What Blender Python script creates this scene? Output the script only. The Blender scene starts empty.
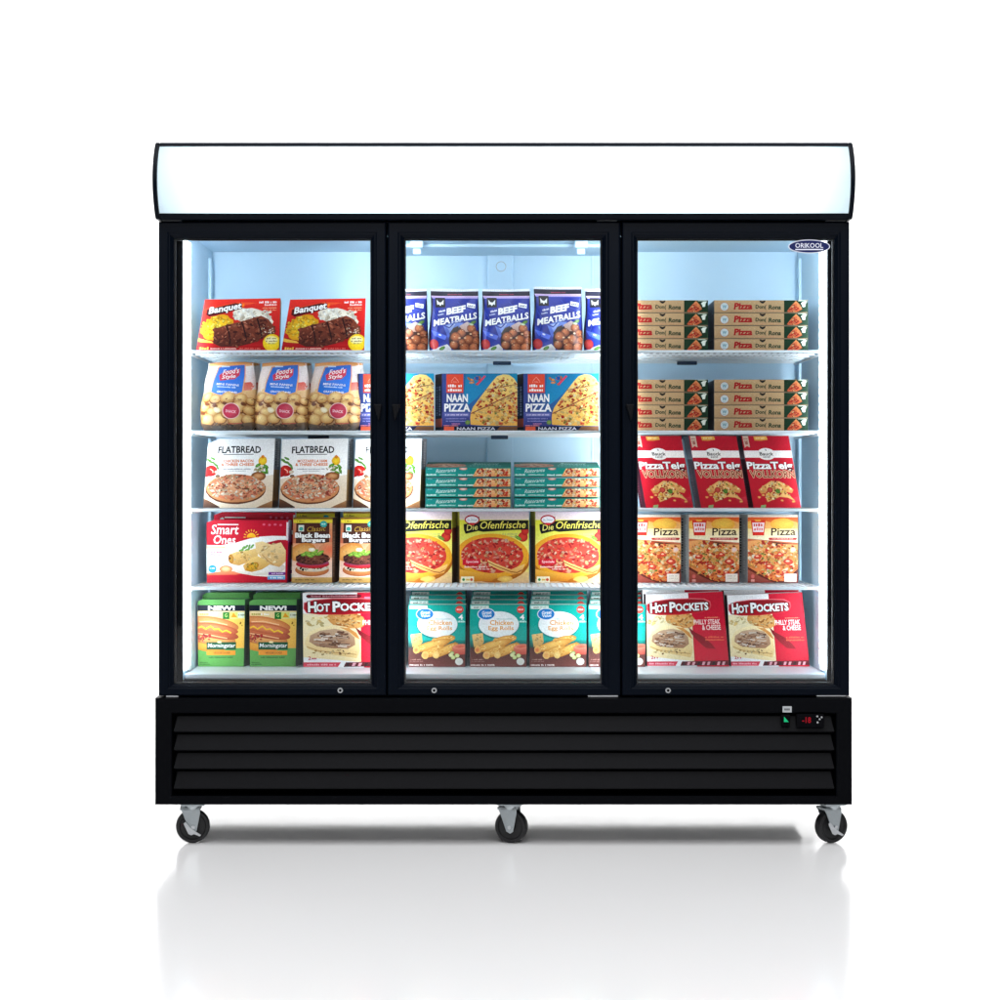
import bpy, bmesh, math, random
from mathutils import Vector, Matrix
from mathutils.geometry import tessellate_polygon

SC = bpy.context.scene
COL = SC.collection
R = math.radians

# ------------------------------------------------------------------ camera
CAM_D, CAM_Z, PXM = 5.0, 1.046, 350.0      # camera distance, height, photo pixels per metre at the door plane
cam_d = bpy.data.cameras.new('camera')
cam_d.lens, cam_d.sensor_width = 63.0, 36.0
cam_d.shift_x, cam_d.shift_y = -0.004, -0.020
cam_d.clip_end = 200.0
cam = bpy.data.objects.new('camera', cam_d)
COL.objects.link(cam)
cam.location = (0, -CAM_D, CAM_Z)
cam.rotation_euler = (R(90), 0, 0)
SC.camera = cam

# ------------------------------------------------------------------ world, studio lamps, exposure
w = bpy.data.worlds.new('World')
SC.world = w
w.use_nodes = True
w.node_tree.nodes['Background'].inputs[0].default_value = (0.9, 0.95, 1.0, 1)
w.node_tree.nodes['Background'].inputs[1].default_value = 0.06

def area(name, loc, target, sx, sy, power, color=(1, 1, 1)):
    l = bpy.data.lights.new(name, 'AREA')
    l.shape, l.size, l.size_y, l.energy, l.color = 'RECTANGLE', sx, sy, power, color
    o = bpy.data.objects.new(name, l)
    COL.objects.link(o)
    o.location = loc
    o.rotation_euler = (Vector(target) - Vector(loc)).to_track_quat('-Z', 'Y').to_euler()
    return o
area('overhead_softbox', (0, -2.8, 5.6), (0, -2.8, 0), 7.0, 5.0, 520)
area('front_softbox', (0, -6.6, 3.9), (0, 0, 0.9), 5.5, 2.2, 170)
area('backdrop_lamp', (0, 1.5, 5.4), (0, 3.6, 1.4), 10.0, 1.2, 300).data.spread = R(75)

SC.view_settings.view_transform = 'Standard'
SC.view_settings.look = 'None'
SC.view_settings.exposure = 0
SC.view_settings.gamma = 1
SC.view_settings.use_curve_mapping = False
SC.cycles.use_denoising = True
SC.cycles.max_bounces = 10
SC.cycles.transparent_max_bounces = 16

# ------------------------------------------------------------------ helpers
def lin(c):
    return tuple((x / 255 / 12.92) if x / 255 <= 0.04045 else ((x / 255 + 0.055) / 1.055) ** 2.4 for x in c)

def unp(px, py, d):
    """photo pixel at depth d behind the door plane -> world point"""
    k = (CAM_D + d) / CAM_D / PXM
    return Vector(((px - 504) * k, d, CAM_Z + (480 - py) * k))

def ux(px, d=0.0): return unp(px, 480, d).x
def uz(py, d=0.0): return unp(504, py, d).z

def mat(name, color, rough=0.5, metal=0.0, spec=0.5, coat=0.0, noise=0.0, nscale=40, bump=0.0, bscale=300):
    m = bpy.data.materials.new(name)
    m.use_nodes = True
    nt = m.node_tree
    b = nt.nodes['Principled BSDF']
    b.inputs['Base Color'].default_value = (*color, 1)
    b.inputs['Roughness'].default_value = rough
    b.inputs['Metallic'].default_value = metal
    b.inputs['Specular IOR Level'].default_value = spec
    b.inputs['Coat Weight'].default_value = coat
    tc = nt.nodes.new('ShaderNodeTexCoord')
    if noise:
        n = nt.nodes.new('ShaderNodeTexNoise')
        n.inputs['Scale'].default_value = nscale
        n.inputs['Detail'].default_value = 4
        nt.links.new(tc.outputs['Object'], n.inputs['Vector'])
        mr = nt.nodes.new('ShaderNodeMapRange')
        mr.inputs['To Min'].default_value, mr.inputs['To Max'].default_value = 1 - noise, 1 + noise
        nt.links.new(n.outputs['Fac'], mr.inputs['Value'])
        mx = nt.nodes.new('ShaderNodeMix')
        mx.data_type, mx.blend_type = 'RGBA', 'MULTIPLY'
        mx.inputs[0].default_value = 1
        mx.inputs[6].default_value = (*color, 1)
        nt.links.new(mr.outputs[0], mx.inputs[7])
        nt.links.new(mx.outputs[2], b.inputs['Base Color'])
    if bump:
        n2 = nt.nodes.new('ShaderNodeTexNoise')
        n2.inputs['Scale'].default_value = bscale
        nt.links.new(tc.outputs['Object'], n2.inputs['Vector'])
        bp = nt.nodes.new('ShaderNodeBump')
        bp.inputs['Strength'].default_value = bump
        bp.inputs['Distance'].default_value = 0.001
        nt.links.new(n2.outputs['Fac'], bp.inputs['Height'])
        nt.links.new(bp.outputs[0], b.inputs['Normal'])
    return m

def emit(name, color, strength):
    m = bpy.data.materials.new(name)
    m.use_nodes = True
    nt = m.node_tree
    nt.nodes.remove(nt.nodes['Principled BSDF'])
    e = nt.nodes.new('ShaderNodeEmission')
    e.inputs[0].default_value = (*color, 1)
    e.inputs[1].default_value = strength
    nt.links.new(e.outputs[0], nt.nodes['Material Output'].inputs[0])
    return m

def glass_mat():
    m = bpy.data.materials.new('door_glass')
    m.use_nodes = True
    nt = m.node_tree
    nt.nodes.remove(nt.nodes['Principled BSDF'])
    t = nt.nodes.new('ShaderNodeBsdfTransparent')
    t.inputs[0].default_value = (0.975, 0.985, 0.99, 1)
    g = nt.nodes.new('ShaderNodeBsdfGlossy')
    g.inputs['Roughness'].default_value = 0.02
    f = nt.nodes.new('ShaderNodeFresnel')
    f.inputs[0].default_value = 1.4
    mx = nt.nodes.new('ShaderNodeMixShader')
    nt.links.new(f.outputs[0], mx.inputs[0])
    nt.links.new(t.outputs[0], mx.inputs[1])
    nt.links.new(g.outputs[0], mx.inputs[2])
    nt.links.new(mx.outputs[0], nt.nodes['Material Output'].inputs[0])
    return m

def diffuser_mat():
    m = bpy.data.materials.new('opal_diffuser')
    m.use_nodes = True
    nt = m.node_tree
    nt.nodes.remove(nt.nodes['Principled BSDF'])
    t = nt.nodes.new('ShaderNodeBsdfTranslucent')
    t.inputs[0].default_value = (0.84, 0.95, 1.0, 1)
    g = nt.nodes.new('ShaderNodeBsdfDiffuse')
    g.inputs[0].default_value = (0.8, 0.88, 0.92, 1)
    mx = nt.nodes.new('ShaderNodeMixShader')
    mx.inputs[0].default_value = 0.3
    nt.links.new(t.outputs[0], mx.inputs[1])
    nt.links.new(g.outputs[0], mx.inputs[2])
    nt.links.new(mx.outputs[0], nt.nodes['Material Output'].inputs[0])
    return m

def card_mat(name, rough, spec):
    """printed card or film: colour comes from the print's own colour attribute, with a faint paper grain"""
    m = bpy.data.materials.new(name)
    m.use_nodes = True
    nt = m.node_tree
    b = nt.nodes['Principled BSDF']
    a = nt.nodes.new('ShaderNodeVertexColor')
    a.layer_name = 'Col'
    tc = nt.nodes.new('ShaderNodeTexCoord')
    n = nt.nodes.new('ShaderNodeTexNoise')
    n.inputs['Scale'].default_value = 260
    n.inputs['Detail'].default_value = 3
    nt.links.new(tc.outputs['Object'], n.inputs['Vector'])
    mr = nt.nodes.new('ShaderNodeMapRange')
    mr.inputs['From Min'].default_value, mr.inputs['From Max'].default_value = 0.3, 0.7
    mr.inputs['To Min'].default_value, mr.inputs['To Max'].default_value = 0.86, 1.08
    nt.links.new(n.outputs['Fac'], mr.inputs['Value'])
    mx = nt.nodes.new('ShaderNodeMix')
    mx.data_type, mx.blend_type = 'RGBA', 'MULTIPLY'
    mx.inputs[0].default_value = 1
    nt.links.new(a.outputs[0], mx.inputs[6])
    nt.links.new(mr.outputs[0], mx.inputs[7])
    nt.links.new(mx.outputs[2], b.inputs['Base Color'])
    b.inputs['Roughness'].default_value = rough
    b.inputs['Specular IOR Level'].default_value = spec
    return m

M = {
    'black': mat('black_paint', (0.0013, 0.0016, 0.0026), 0.45, spec=0.05, noise=0.15, nscale=8, bump=0.05),
    'frame': mat('door_frame_black', (0.0014, 0.0029, 0.0064), 0.32, spec=0.06, noise=0.1, nscale=6),
    'slat': mat('louvre_paint', (0.0026, 0.0028, 0.0040), 0.5, spec=0.09, noise=0.2, nscale=10, bump=0.08),
    'void': mat('vent_dark', (0.002, 0.002, 0.003), 0.9, spec=0.05),
    'liner': mat('liner_led_tint', (0.64, 0.84, 0.985), 0.45, spec=0.3, noise=0.03, nscale=3),  # cool LED cast put into the colour of a white liner
    'wire': mat('white_coated_wire', (0.82, 0.87, 0.9), 0.4, spec=0.4),
    'rail': mat('white_rail', (0.74, 0.83, 0.89), 0.35, spec=0.4, noise=0.02, nscale=20),
    'zinc': mat('zinc_plated_steel', (0.42, 0.46, 0.48), 0.32, metal=0.9, noise=0.15, nscale=60),
    'rubber': mat('black_rubber', (0.008, 0.008, 0.009), 0.5, spec=0.4, noise=0.2, nscale=50),
    'tag': mat('navy_plastic', (0.015, 0.035, 0.075), 0.5),
    'led': emit('led_light', (0.85, 0.94, 1.0), 21.0),
    'led_fill_top': emit('led_fill_light', (0.85, 0.94, 1.0), 22.0),
    'tube': emit('lightbox_lamp', (0.90, 0.96, 1.0), 9.0),
    'glass': glass_mat(),
    'opal': diffuser_mat(),
    'white_inside': mat('lightbox_white', (0.85, 0.9, 0.92), 0.6),
    'steel': mat('brushed_steel', (0.62, 0.64, 0.66), 0.3, metal=1.0, noise=0.1, nscale=80),
    'green_lamp': emit('green_switch', (0.02, 0.55, 0.22), 0.9),
    'red_led': emit('red_digits', (0.75, 0.02, 0.04), 0.45),
    'sticker': mat('grey_sticker', (0.38, 0.4, 0.42), 0.5, noise=0.1, nscale=200),
    'logo_blue': mat('badge_navy', (0.012, 0.018, 0.095), 0.4, spec=0.1),
    'logo_white': mat('badge_white', (0.72, 0.74, 0.86), 0.4),
    'card': card_mat('printed_card', 0.5, 0.15),
    'film': card_mat('printed_film', 0.32, 0.5),
}

def link(name, me, parent=None, m=None):
    o = bpy.data.objects.new(name, me)
    COL.objects.link(o)
    if parent is not None:
        o.parent = parent
        o.matrix_parent_inverse = Matrix()
    if m is not None:
        me.materials.append(m)
    return o

def obj(name, bm, m, parent=None, smooth=False):
    bmesh.ops.recalc_face_normals(bm, faces=bm.faces)
    me = bpy.data.meshes.new(name)
    bm.to_mesh(me)
    bm.free()
    if smooth:
        for p in me.polygons: p.use_smooth = True
    return link(name, me, parent, m)

def bx(bm, x0, x1, y0, y1, z0, z1, bev=0.0, seg=2):
    """axis-aligned box, optionally bevelled, added to bm"""
    t = bmesh.new()
    bmesh.ops.create_cube(t, size=1)
    for v in t.verts:
        v.co = Vector(((x0 + x1) / 2 + v.co.x * (x1 - x0), (y0 + y1) / 2 + v.co.y * (y1 - y0), (z0 + z1) / 2 + v.co.z * (z1 - z0)))
    if bev:
        bmesh.ops.bevel(t, geom=t.edges[:], offset=bev, segments=seg, affect='EDGES', profile=0.5)
    merge(bm, t)

def merge(bm, t):
    vm = {v: bm.verts.new(v.co) for v in t.verts}
    for f in t.faces:
        bm.faces.new([vm[v] for v in f.verts])
    t.free()

def prism(bm, pts, a0, a1, axis='y', bev=0.0):
    """extrude a 2D outline: axis y -> pts are (x, z); axis x -> pts are (y, z); axis z -> pts are (x, y)"""
    t = bmesh.new()
    def mk(p, a):
        return {'y': (p[0], a, p[1]), 'x': (a, p[0], p[1]), 'z': (p[0], p[1], a)}[axis]
    A = [t.verts.new(mk(p, a0)) for p in pts]
    B = [t.verts.new(mk(p, a1)) for p in pts]
    t.faces.new(A)
    t.faces.new(B[::-1])
    n = len(pts)
    for i in range(n):
        t.faces.new((A[i], B[i], B[(i + 1) % n], A[(i + 1) % n]))
    if bev:
        bmesh.ops.bevel(t, geom=t.edges[:], offset=bev, segments=2, affect='EDGES', profile=0.5)
    merge(bm, t)

def cyl(bm, c, r, h, axis='z', n=24, r2=None, bev=0.0):
    t = bmesh.new()
    bmesh.ops.create_cone(t, cap_ends=True, segments=n, radius1=r, radius2=r if r2 is None else r2, depth=h)
    if bev:
        bmesh.ops.bevel(t, geom=[e for e in t.edges if len(e.link_faces) == 2 and any(len(f.verts) > 4 for f in e.link_faces)], offset=bev, segments=2, affect='EDGES')
    rot = {'z': Matrix(), 'y': Matrix.Rotation(R(90), 4, 'X'), 'x': Matrix.Rotation(R(90), 4, 'Y')}[axis]
    bmesh.ops.transform(t, matrix=Matrix.Translation(c) @ rot, verts=t.verts)
    merge(bm, t)

def ring_frame(bm, outer, inner, profile):
    """a rectangular frame lofted from profile (t 0 outer..1 inner, y); rects are (x0, z0, x1, z1)"""
    loops = []
    for t, y in profile:
        r = [outer[i] + (inner[i] - outer[i]) * t for i in range(4)]
        loops.append([bm.verts.new(c) for c in ((r[0], y, r[1]), (r[2], y, r[1]), (r[2], y, r[3]), (r[0], y, r[3]))])
    n = len(loops)
    for i in range(n):
        a, b = loops[i], loops[(i + 1) % n]
        for k in range(4):
            bm.faces.new((a[k], a[(k + 1) % 4], b[(k + 1) % 4], b[k]))

def tag(o, label, cat, group=None):
    o['label'], o['category'] = label, cat
    if group: o['group'] = group
    return o

# ------------------------------------------------------------------ text outlines as triangles
_TXT = {}
def text_tris(s, bold=0.0, spacing=1.0):
    key = (s, bold, spacing)
    if key not in _TXT:
        cu = bpy.data.curves.new('lettering', 'FONT')
        cu.body, cu.offset, cu.resolution_u, cu.space_character = s, bold, 2, spacing
        o = bpy.data.objects.new('lettering', cu)
        me = o.to_mesh()
        me.calc_loop_triangles()
        vs = [(v.co.x, v.co.y) for v in me.vertices]
        tr = [tuple(vs[i] for i in t.vertices) for t in me.loop_triangles]
        o.to_mesh_clear()
        bpy.data.objects.remove(o)
        bpy.data.curves.remove(cu)
        xs = [p[0] for t in tr for p in t]
        ys = [p[1] for t in tr for p in t]
        _TXT[key] = (tr, (min(xs), min(ys), max(xs), max(ys)))
    return _TXT[key]

# ------------------------------------------------------------------ the printed-artwork painter (flat inks on card, drawn as vector shapes)
LAYER = 0.00007
class Print:
    def __init__(self, W, H, bg=None, seed=1, layer=LAYER):
        self.W, self.H, self.tris, self.boxes, self.rng, self.layer = W, H, [], [], random.Random(seed), layer
        self.clipbox = (0, 0, W, H)
        if bg is not None: self.grid(0, 0, W, H, bg)
    def _level(self, x0, y0, x1, y1):
        l = 0
        for b in self.boxes:
            if b[4] >= l and b[0] < x1 and b[2] > x0 and b[1] < y1 and b[3] > y0: l = b[4] + 1
        self.boxes.append((x0, y0, x1, y1, l))
        return l
    def add(self, tris):
        """tris: list of 3x((x, y), rgb linear)"""
        out = []
        X0, Y0, X1, Y1 = self.clipbox
        for t in tris:
            if all(X0 <= p[0][0] <= X1 and Y0 <= p[0][1] <= Y1 for p in t):
                out.append(t); continue
            poly = list(t)
            for ax, lim, sgn in ((0, X0, 1), (0, X1, -1), (1, Y0, 1), (1, Y1, -1)):
                new = []
                for i in range(len(poly)):
                    a, b = poly[i], poly[(i + 1) % len(poly)]
                    da, db = (a[0][ax] - lim) * sgn, (b[0][ax] - lim) * sgn
                    if da >= 0: new.append(a)
                    if (da >= 0) != (db >= 0):
                        k = da / (da - db)
                        new.append((tuple(a[0][j] + (b[0][j] - a[0][j]) * k for j in range(2)), tuple(a[1][j] + (b[1][j] - a[1][j]) * k for j in range(3))))
                poly = new
                if len(poly) < 3: break
            for i in range(1, len(poly) - 1): out.append((poly[0], poly[i], poly[i + 1]))
        if not out: return
        xs = [p[0][0] for t in out for p in t]
        ys = [p[0][1] for t in out for p in t]
        l = self._level(min(xs), min(ys), max(xs), max(ys))
        self.tris.extend((t, l) for t in out)
    def grid(self, x0, y0, x1, y1, c, nx=8, ny=8):
        """c: one colour, or (top, bottom), or (tl, tr, br, bl)"""
        cs = [lin(k) for k in (c if isinstance(c[0], (tuple, list)) else (c,))]
        if len(cs) == 1: q = cs * 4
        elif len(cs) == 2: q = [cs[0], cs[0], cs[1], cs[1]]
        else: q = cs
        def P(i, j):
            u, v = i / nx, j / ny
            col = tuple((q[0][k] * (1 - u) + q[1][k] * u) * (1 - v) + (q[3][k] * (1 - u) + q[2][k] * u) * v for k in range(3))
            return ((x0 + (x1 - x0) * u, y0 + (y1 - y0) * v), col)
        ts = []
        for i in range(nx):
            for j in range(ny):
                a, b, cc, d = P(i, j), P(i + 1, j), P(i + 1, j + 1), P(i, j + 1)
                ts += [(a, b, cc), (a, cc, d)]
        self.add(ts)
    def rect(self, x0, y0, x1, y1, c): self.grid(x0, y0, x1, y1, c, 2, 2)
    def poly(self, pts, c, c2=None):
        """c at the top of the outline, c2 (if any) at its bottom"""
        a, b = lin(c), lin(c2 or c)
        ys = [p[1] for p in pts]
        y0, y1 = min(ys), max(ys)
        def K(p):
            t = (p[1] - y0) / max(y1 - y0, 1e-6)
            return (tuple(p), tuple(a[k] + (b[k] - a[k]) * t for k in range(3)))
        self.add([tuple(K(pts[i]) for i in t) for t in tessellate_polygon([[Vector((p[0], p[1], 0)) for p in pts]])])
    def ell(self, cx, cy, rx, ry, c, c1=None, rot=0.0, n=18, jit=0.0, hl=(0, 0)):
        """blob: c at the heart, c1 at the rim, heart shifted by hl (share of the radius)"""
        a, b = lin(c), lin(c1 or c)
        cr, sr = math.cos(R(rot)), math.sin(R(rot))
        rim = []
        for i in range(n):
            t = 2 * math.pi * i / n
            k = 1 + self.rng.uniform(-jit, jit)
            x, y = rx * k * math.cos(t), ry * k * math.sin(t)
            rim.append((cx + x * cr - y * sr, cy + x * sr + y * cr))
        ctr = (cx + hl[0] * rx, cy + hl[1] * ry)
        mid = [((p[0] * 0.55 + ctr[0] * 0.45, p[1] * 0.55 + ctr[1] * 0.45)) for p in rim]
        mc = tuple(a[k] * 0.6 + b[k] * 0.4 for k in range(3))
        ts = []
        for i in range(n):
            j = (i + 1) % n
            ts.append(((ctr, a), (mid[i], mc), (mid[j], mc)))
            ts.append(((mid[i], mc), (rim[i], b), (rim[j], b)))
            ts.append(((mid[i], mc), (rim[j], b), (mid[j], mc)))
        self.add(ts)
    def stroke(self, pts, wd, c, c1=None):
        a, b = lin(c), lin(c1 or c)
        ts = []
        n = len(pts)
        L = []
        for i, p in enumerate(pts):
            q0, q1 = pts[max(i - 1, 0)], pts[min(i + 1, n - 1)]
            dx, dy = q1[0] - q0[0], q1[1] - q0[1]
            l = math.hypot(dx, dy) or 1
            ww = wd / 2
            L.append(((p[0] + dy / l * ww, p[1] - dx / l * ww), (p[0] - dy / l * ww, p[1] + dx / l * ww)))
        for i in range(n - 1):
            A, B = L[i], L[i + 1]
            ts += [((A[0], a), (A[1], b), (B[1], b)), ((A[0], a), (B[1], b), (B[0], a))]
        self.add(ts)
    def text(self, s, x, y, wd, h, c, bold=0.0, slant=0.0, rot=0.0, outline=None, ow=0.06, arc=0.0, c2=None):
        """lettering fitted into the box with top left (x, y), width wd, height h"""
        if outline is not None:
            self.text(s, x, y, wd, h, outline, bold + ow, slant, rot, None, 0, arc)
        tr, bb = text_tris(s, bold)
        _, b0 = text_tris(s, 0.0)
        a, b = lin(c), lin(c2 or c)
        sx, sy = wd / max(b0[2] - b0[0], 1e-6), h / max(b0[3] - b0[1], 1e-6)
        cr, sr = math.cos(R(rot)), math.sin(R(rot))
        def K(p):
            X, Y = (p[0] - b0[0]) * sx, (b0[3] - p[1]) * sy
            t = min(max(Y / h, 0), 1)
            X += (h - Y) * slant
            if arc:
                k = (X / wd) * 2 - 1
                Y += arc * (k * k)
            return ((x + X * cr - Y * sr, y + X * sr + Y * cr), tuple(a[k] + (b[k] - a[k]) * t for k in range(3)))
        self.add([tuple(K(p) for p in t) for t in tr])
    def micro(self, x, y, wd, h, c, rot=0.0):
        """a line of print too small to read: word-length dashes with ragged tops"""
        cx = 0.0
        ts = []
        a = lin(c)
        cr, sr = math.cos(R(rot)), math.sin(R(rot))
        while cx < wd:
            l = self.rng.uniform(h * 0.45, h * 0.9)
            if self.rng.random() < 0.16: cx += h * 0.7
            e = min(cx + l, wd)
            y0 = self.rng.choice((0, 0.12, 0.28)) * h
            q = [((x + X * cr - Y * sr, y + X * sr + Y * cr), a) for X, Y in ((cx, y0), (e, y0), (e, h), (cx, h))]
            ts += [(q[0], q[1], q[2]), (q[0], q[2], q[3])]
            cx = e + h * 0.22
        if ts: self.add(ts)
    def scatter(self, cx, cy, rx, ry, n, cols, r0, r1, flat=0.75, jit=0.3, edge=0.75, inside=None):
        """food texture: n irregular shaded morsels inside an ellipse (or where inside(x, y) is true)"""
        k = 0
        for _ in range(n * 8):
            if k >= n: break
            t, s = self.rng.uniform(0, 2 * math.pi), math.sqrt(self.rng.random())
            x, y = cx + rx * s * math.cos(t), cy + ry * s * math.sin(t)
            if inside is not None and not inside(x, y): continue
            r = self.rng.uniform(r0, r1)
            c = self.rng.choice(cols)
            f = self.rng.uniform(0.80, 1.04)
            c = tuple(min(255, v * f) for v in c)
            self.ell(x, y, r, r * flat * self.rng.uniform(0.6, 1.1), c, tuple(v * edge for v in c), self.rng.uniform(-50, 50), 7, jit, (-0.25, -0.3))
            k += 1

def in_poly(pts):
    def f(x, y):
        ins = False
        n = len(pts)
        for i in range(n):
            (x0, y0), (x1, y1) = pts[i], pts[(i + 1) % n]
            if (y0 > y) != (y1 > y) and x < (x1 - x0) * (y - y0) / (y1 - y0) + x0: ins = not ins
        return ins
    return f

class Mesh:
    """vertex-coloured mesh collector"""
    def __init__(self): self.v, self.f, self.c = [], [], []
    def face(self, pts, cols):
        i = len(self.v)
        self.v += [tuple(p) for p in pts]
        self.f.append(tuple(range(i, i + len(pts))))
        self.c += cols
    def print(self, pr, mapper):
        for t, l in pr.tris:
            p = [mapper(q[0][0] / pr.W, q[0][1] / pr.H, 0.0003 + l * pr.layer) for q in t]
            self.face(p, [q[1] for q in t])
    def print_fine(self, pr, mapper, step):
        todo = list(pr.tris)
        while todo:
            t, l = todo.pop()
            e = [(math.hypot(t[i][0][0] - t[(i + 1) % 3][0][0], t[i][0][1] - t[(i + 1) % 3][0][1]), i) for i in range(3)]
            m, i = max(e)
            if m > step:
                a, b, c = t[i], t[(i + 1) % 3], t[(i + 2) % 3]
                h = (tuple((a[0][k] + b[0][k]) / 2 for k in range(2)), tuple((a[1][k] + b[1][k]) / 2 for k in range(3)))
                todo += [((a, h, c), l), ((h, b, c), l)]
            else:
                self.face([mapper(q[0][0] / pr.W, q[0][1] / pr.H, 0.0003 + l * pr.layer) for q in t], [q[1] for q in t])
    def build(self, name, m, origin, parent=None, smooth=False):
        me = bpy.data.meshes.new(name)
        me.from_pydata([tuple(Vector(p) - origin) for p in self.v], [], self.f)
        a = me.color_attributes.new('Col', 'FLOAT_COLOR', 'CORNER')
        buf = []
        for p in me.polygons:
            for li in p.loop_indices:
                c = self.c[me.loops[li].vertex_index]
                buf += [0.92 * c[0] ** 1.14, 0.92 * c[1] ** 1.14, 0.92 * c[2] ** 1.14, 1.0]
        a.data.foreach_set('color', buf)
        me.update()
        return link(name, me, parent, m)

def bil(q):
    """mapper for the quad q = TL, TR, BR, BL (world), pushed out along its normal"""
    tl, tr, br, bl = [Vector(p) for p in q]
    n = (tr - tl).cross(bl - tl).normalized()
    if n.y > 0: n = -n
    def f(u, v, off):
        return (tl * (1 - u) + tr * u) * (1 - v) + (bl * (1 - u) + br * u) * v + n * off
    return f

SHELF_D = 0.10
SZ = {1: uz(350.2, SHELF_D), 2: uz(430.5, SHELF_D), 3: uz(508.6, SHELF_D), 4: uz(587.0, SHELF_D), 5: 0.485}

def carton(name, row, quad, d, thick, front, side=(120, 120, 120), top=(150, 150, 150), right=None, left=None, topp=None,
           lean=0.0, dx=0.0, base=None, rear_up=0.0, chamfer=0.0):
    """a printed carton: quad = (TLx, TRx, BRx, BLx, top y left, top y right) in photo pixels, its foot on shelf `row`"""
    z = (SZ[row] if base is None else base) + 0.0006
    tlx, trx, brx, blx, tyl, tyr = quad
    TL, TR = unp(tlx, tyl, d + lean), unp(trx, tyr, d + lean)
    BL, BR = Vector((ux(blx, d), d, z)), Vector((ux(brx, d), d, z))
    bk = Vector((dx, thick, 0))
    up = Vector((0, 0, rear_up))
    bTL, bTR, bBL, bBR = TL + bk + up, TR + bk + up, BL + bk, BR + bk
    F = [TL, TR, BR, BL]
    B = [bTL, bTR, bBR, bBL]
    mb = Mesh()
    S, T = lin(side), lin(top)
    if chamfer:
        # folded corner at the upper left
        k1 = TL + (TR - TL) * chamfer
        k2 = TL + (BL - TL) * chamfer * 0.45
        F5, B5 = [k1, TR, BR, BL, k2], [k1 + bk, bTR, bBR, bBL, k2 + bk]
    else:
        F5, B5 = F, B
    mb.face(F5[::-1], [S] * len(F5))
    mb.face(B5, [S] * len(B5))
    n = len(F5)
    for i in range(n):
        j = (i + 1) % n
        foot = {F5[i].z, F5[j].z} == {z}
        mb.face([F5[i], F5[j], B5[j], B5[i]], [lin((70, 58, 54)) if foot else T if i == 0 or (chamfer and i == n - 1) else S] * 4)  # underside coloured dark, standing in for shade beneath the carton
    if chamfer:
        fm = bil(F)
        W, H = front.W, front.H
        cx, cy = chamfer * W, chamfer * 0.45 * H
        keep = []
        for t, l in front.tris:
            if all(p[0][0] / cx + p[0][1] / cy >= 0.999 for p in t):
                keep.append((t, l)); continue
            pl, nw = list(t), []
            for i in range(3):
                a, b = pl[i], pl[(i + 1) % 3]
                da, db = a[0][0] / cx + a[0][1] / cy - 1, b[0][0] / cx + b[0][1] / cy - 1
                if da >= 0: nw.append(a)
                if (da >= 0) != (db >= 0):
                    k = da / (da - db)
                    nw.append((tuple(a[0][q] + (b[0][q] - a[0][q]) * k for q in range(2)), tuple(a[1][q] + (b[1][q] - a[1][q]) * k for q in range(3))))
            for i in range(1, len(nw) - 1): keep.append(((nw[0], nw[i], nw[i + 1]), l))
        front.tris = keep
    mb.print(front, bil(F))
    if right is not None:
        q = [TR, bTR, bBR, BR]
        nn = (q[1] - q[0]).cross(q[3] - q[0]).normalized()
        sgn = 1 if nn.x > 0 else -1
        mb.print(right, lambda u, v, o: (q[0] * (1 - u) + q[1] * u) * (1 - v) + (q[3] * (1 - u) + q[2] * u) * v + nn * sgn * o)
    if left is not None:
        q2 = [bTL, TL, BL, bBL]
        n2 = (q2[1] - q2[0]).cross(q2[3] - q2[0]).normalized()
        s2 = 1 if n2.x < 0 else -1
        mb.print(left, lambda u, v, o: (q2[0] * (1 - u) + q2[1] * u) * (1 - v) + (q2[3] * (1 - u) + q2[2] * u) * v + n2 * s2 * o)
    if topp is not None:
        q3 = [bTL, bTR, TR, TL]
        n3 = (q3[1] - q3[0]).cross(q3[3] - q3[0]).normalized()
        s3 = 1 if n3.z > 0 else -1
        mb.print(topp, lambda u, v, o: (q3[0] * (1 - u) + q3[1] * u) * (1 - v) + (q3[3] * (1 - u) + q3[2] * u) * v + n3 * s3 * o)
    o0 = (BL + BR + bBL + bBR) / 4
    o0.z = z
    o = mb.build(name, M['card'], o0)
    o.location = o0
    o['d'] = d
    return o

def shifted(src, dpx, label, cat, group, dy=0.0, dz=0.0, sz=1.0, name=None):
    """a copy of a thing (with its parts) moved dpx photo pixels sideways at its own depth, dy back and dz up"""
    c = src.copy()
    COL.objects.link(c)
    for ch in src.children:
        k = ch.copy()
        COL.objects.link(k)
        k.parent = c
    d = src['d']
    kx = (CAM_D + d) / CAM_D / PXM
    x1 = (src.location.x / kx + dpx) * (CAM_D + d + dy) / CAM_D / PXM
    c.location = Vector((x1, src.location.y + dy, src.location.z + dz))
    c.scale = (1, 1, sz)
    return tag(c, label, cat, group)

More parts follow.
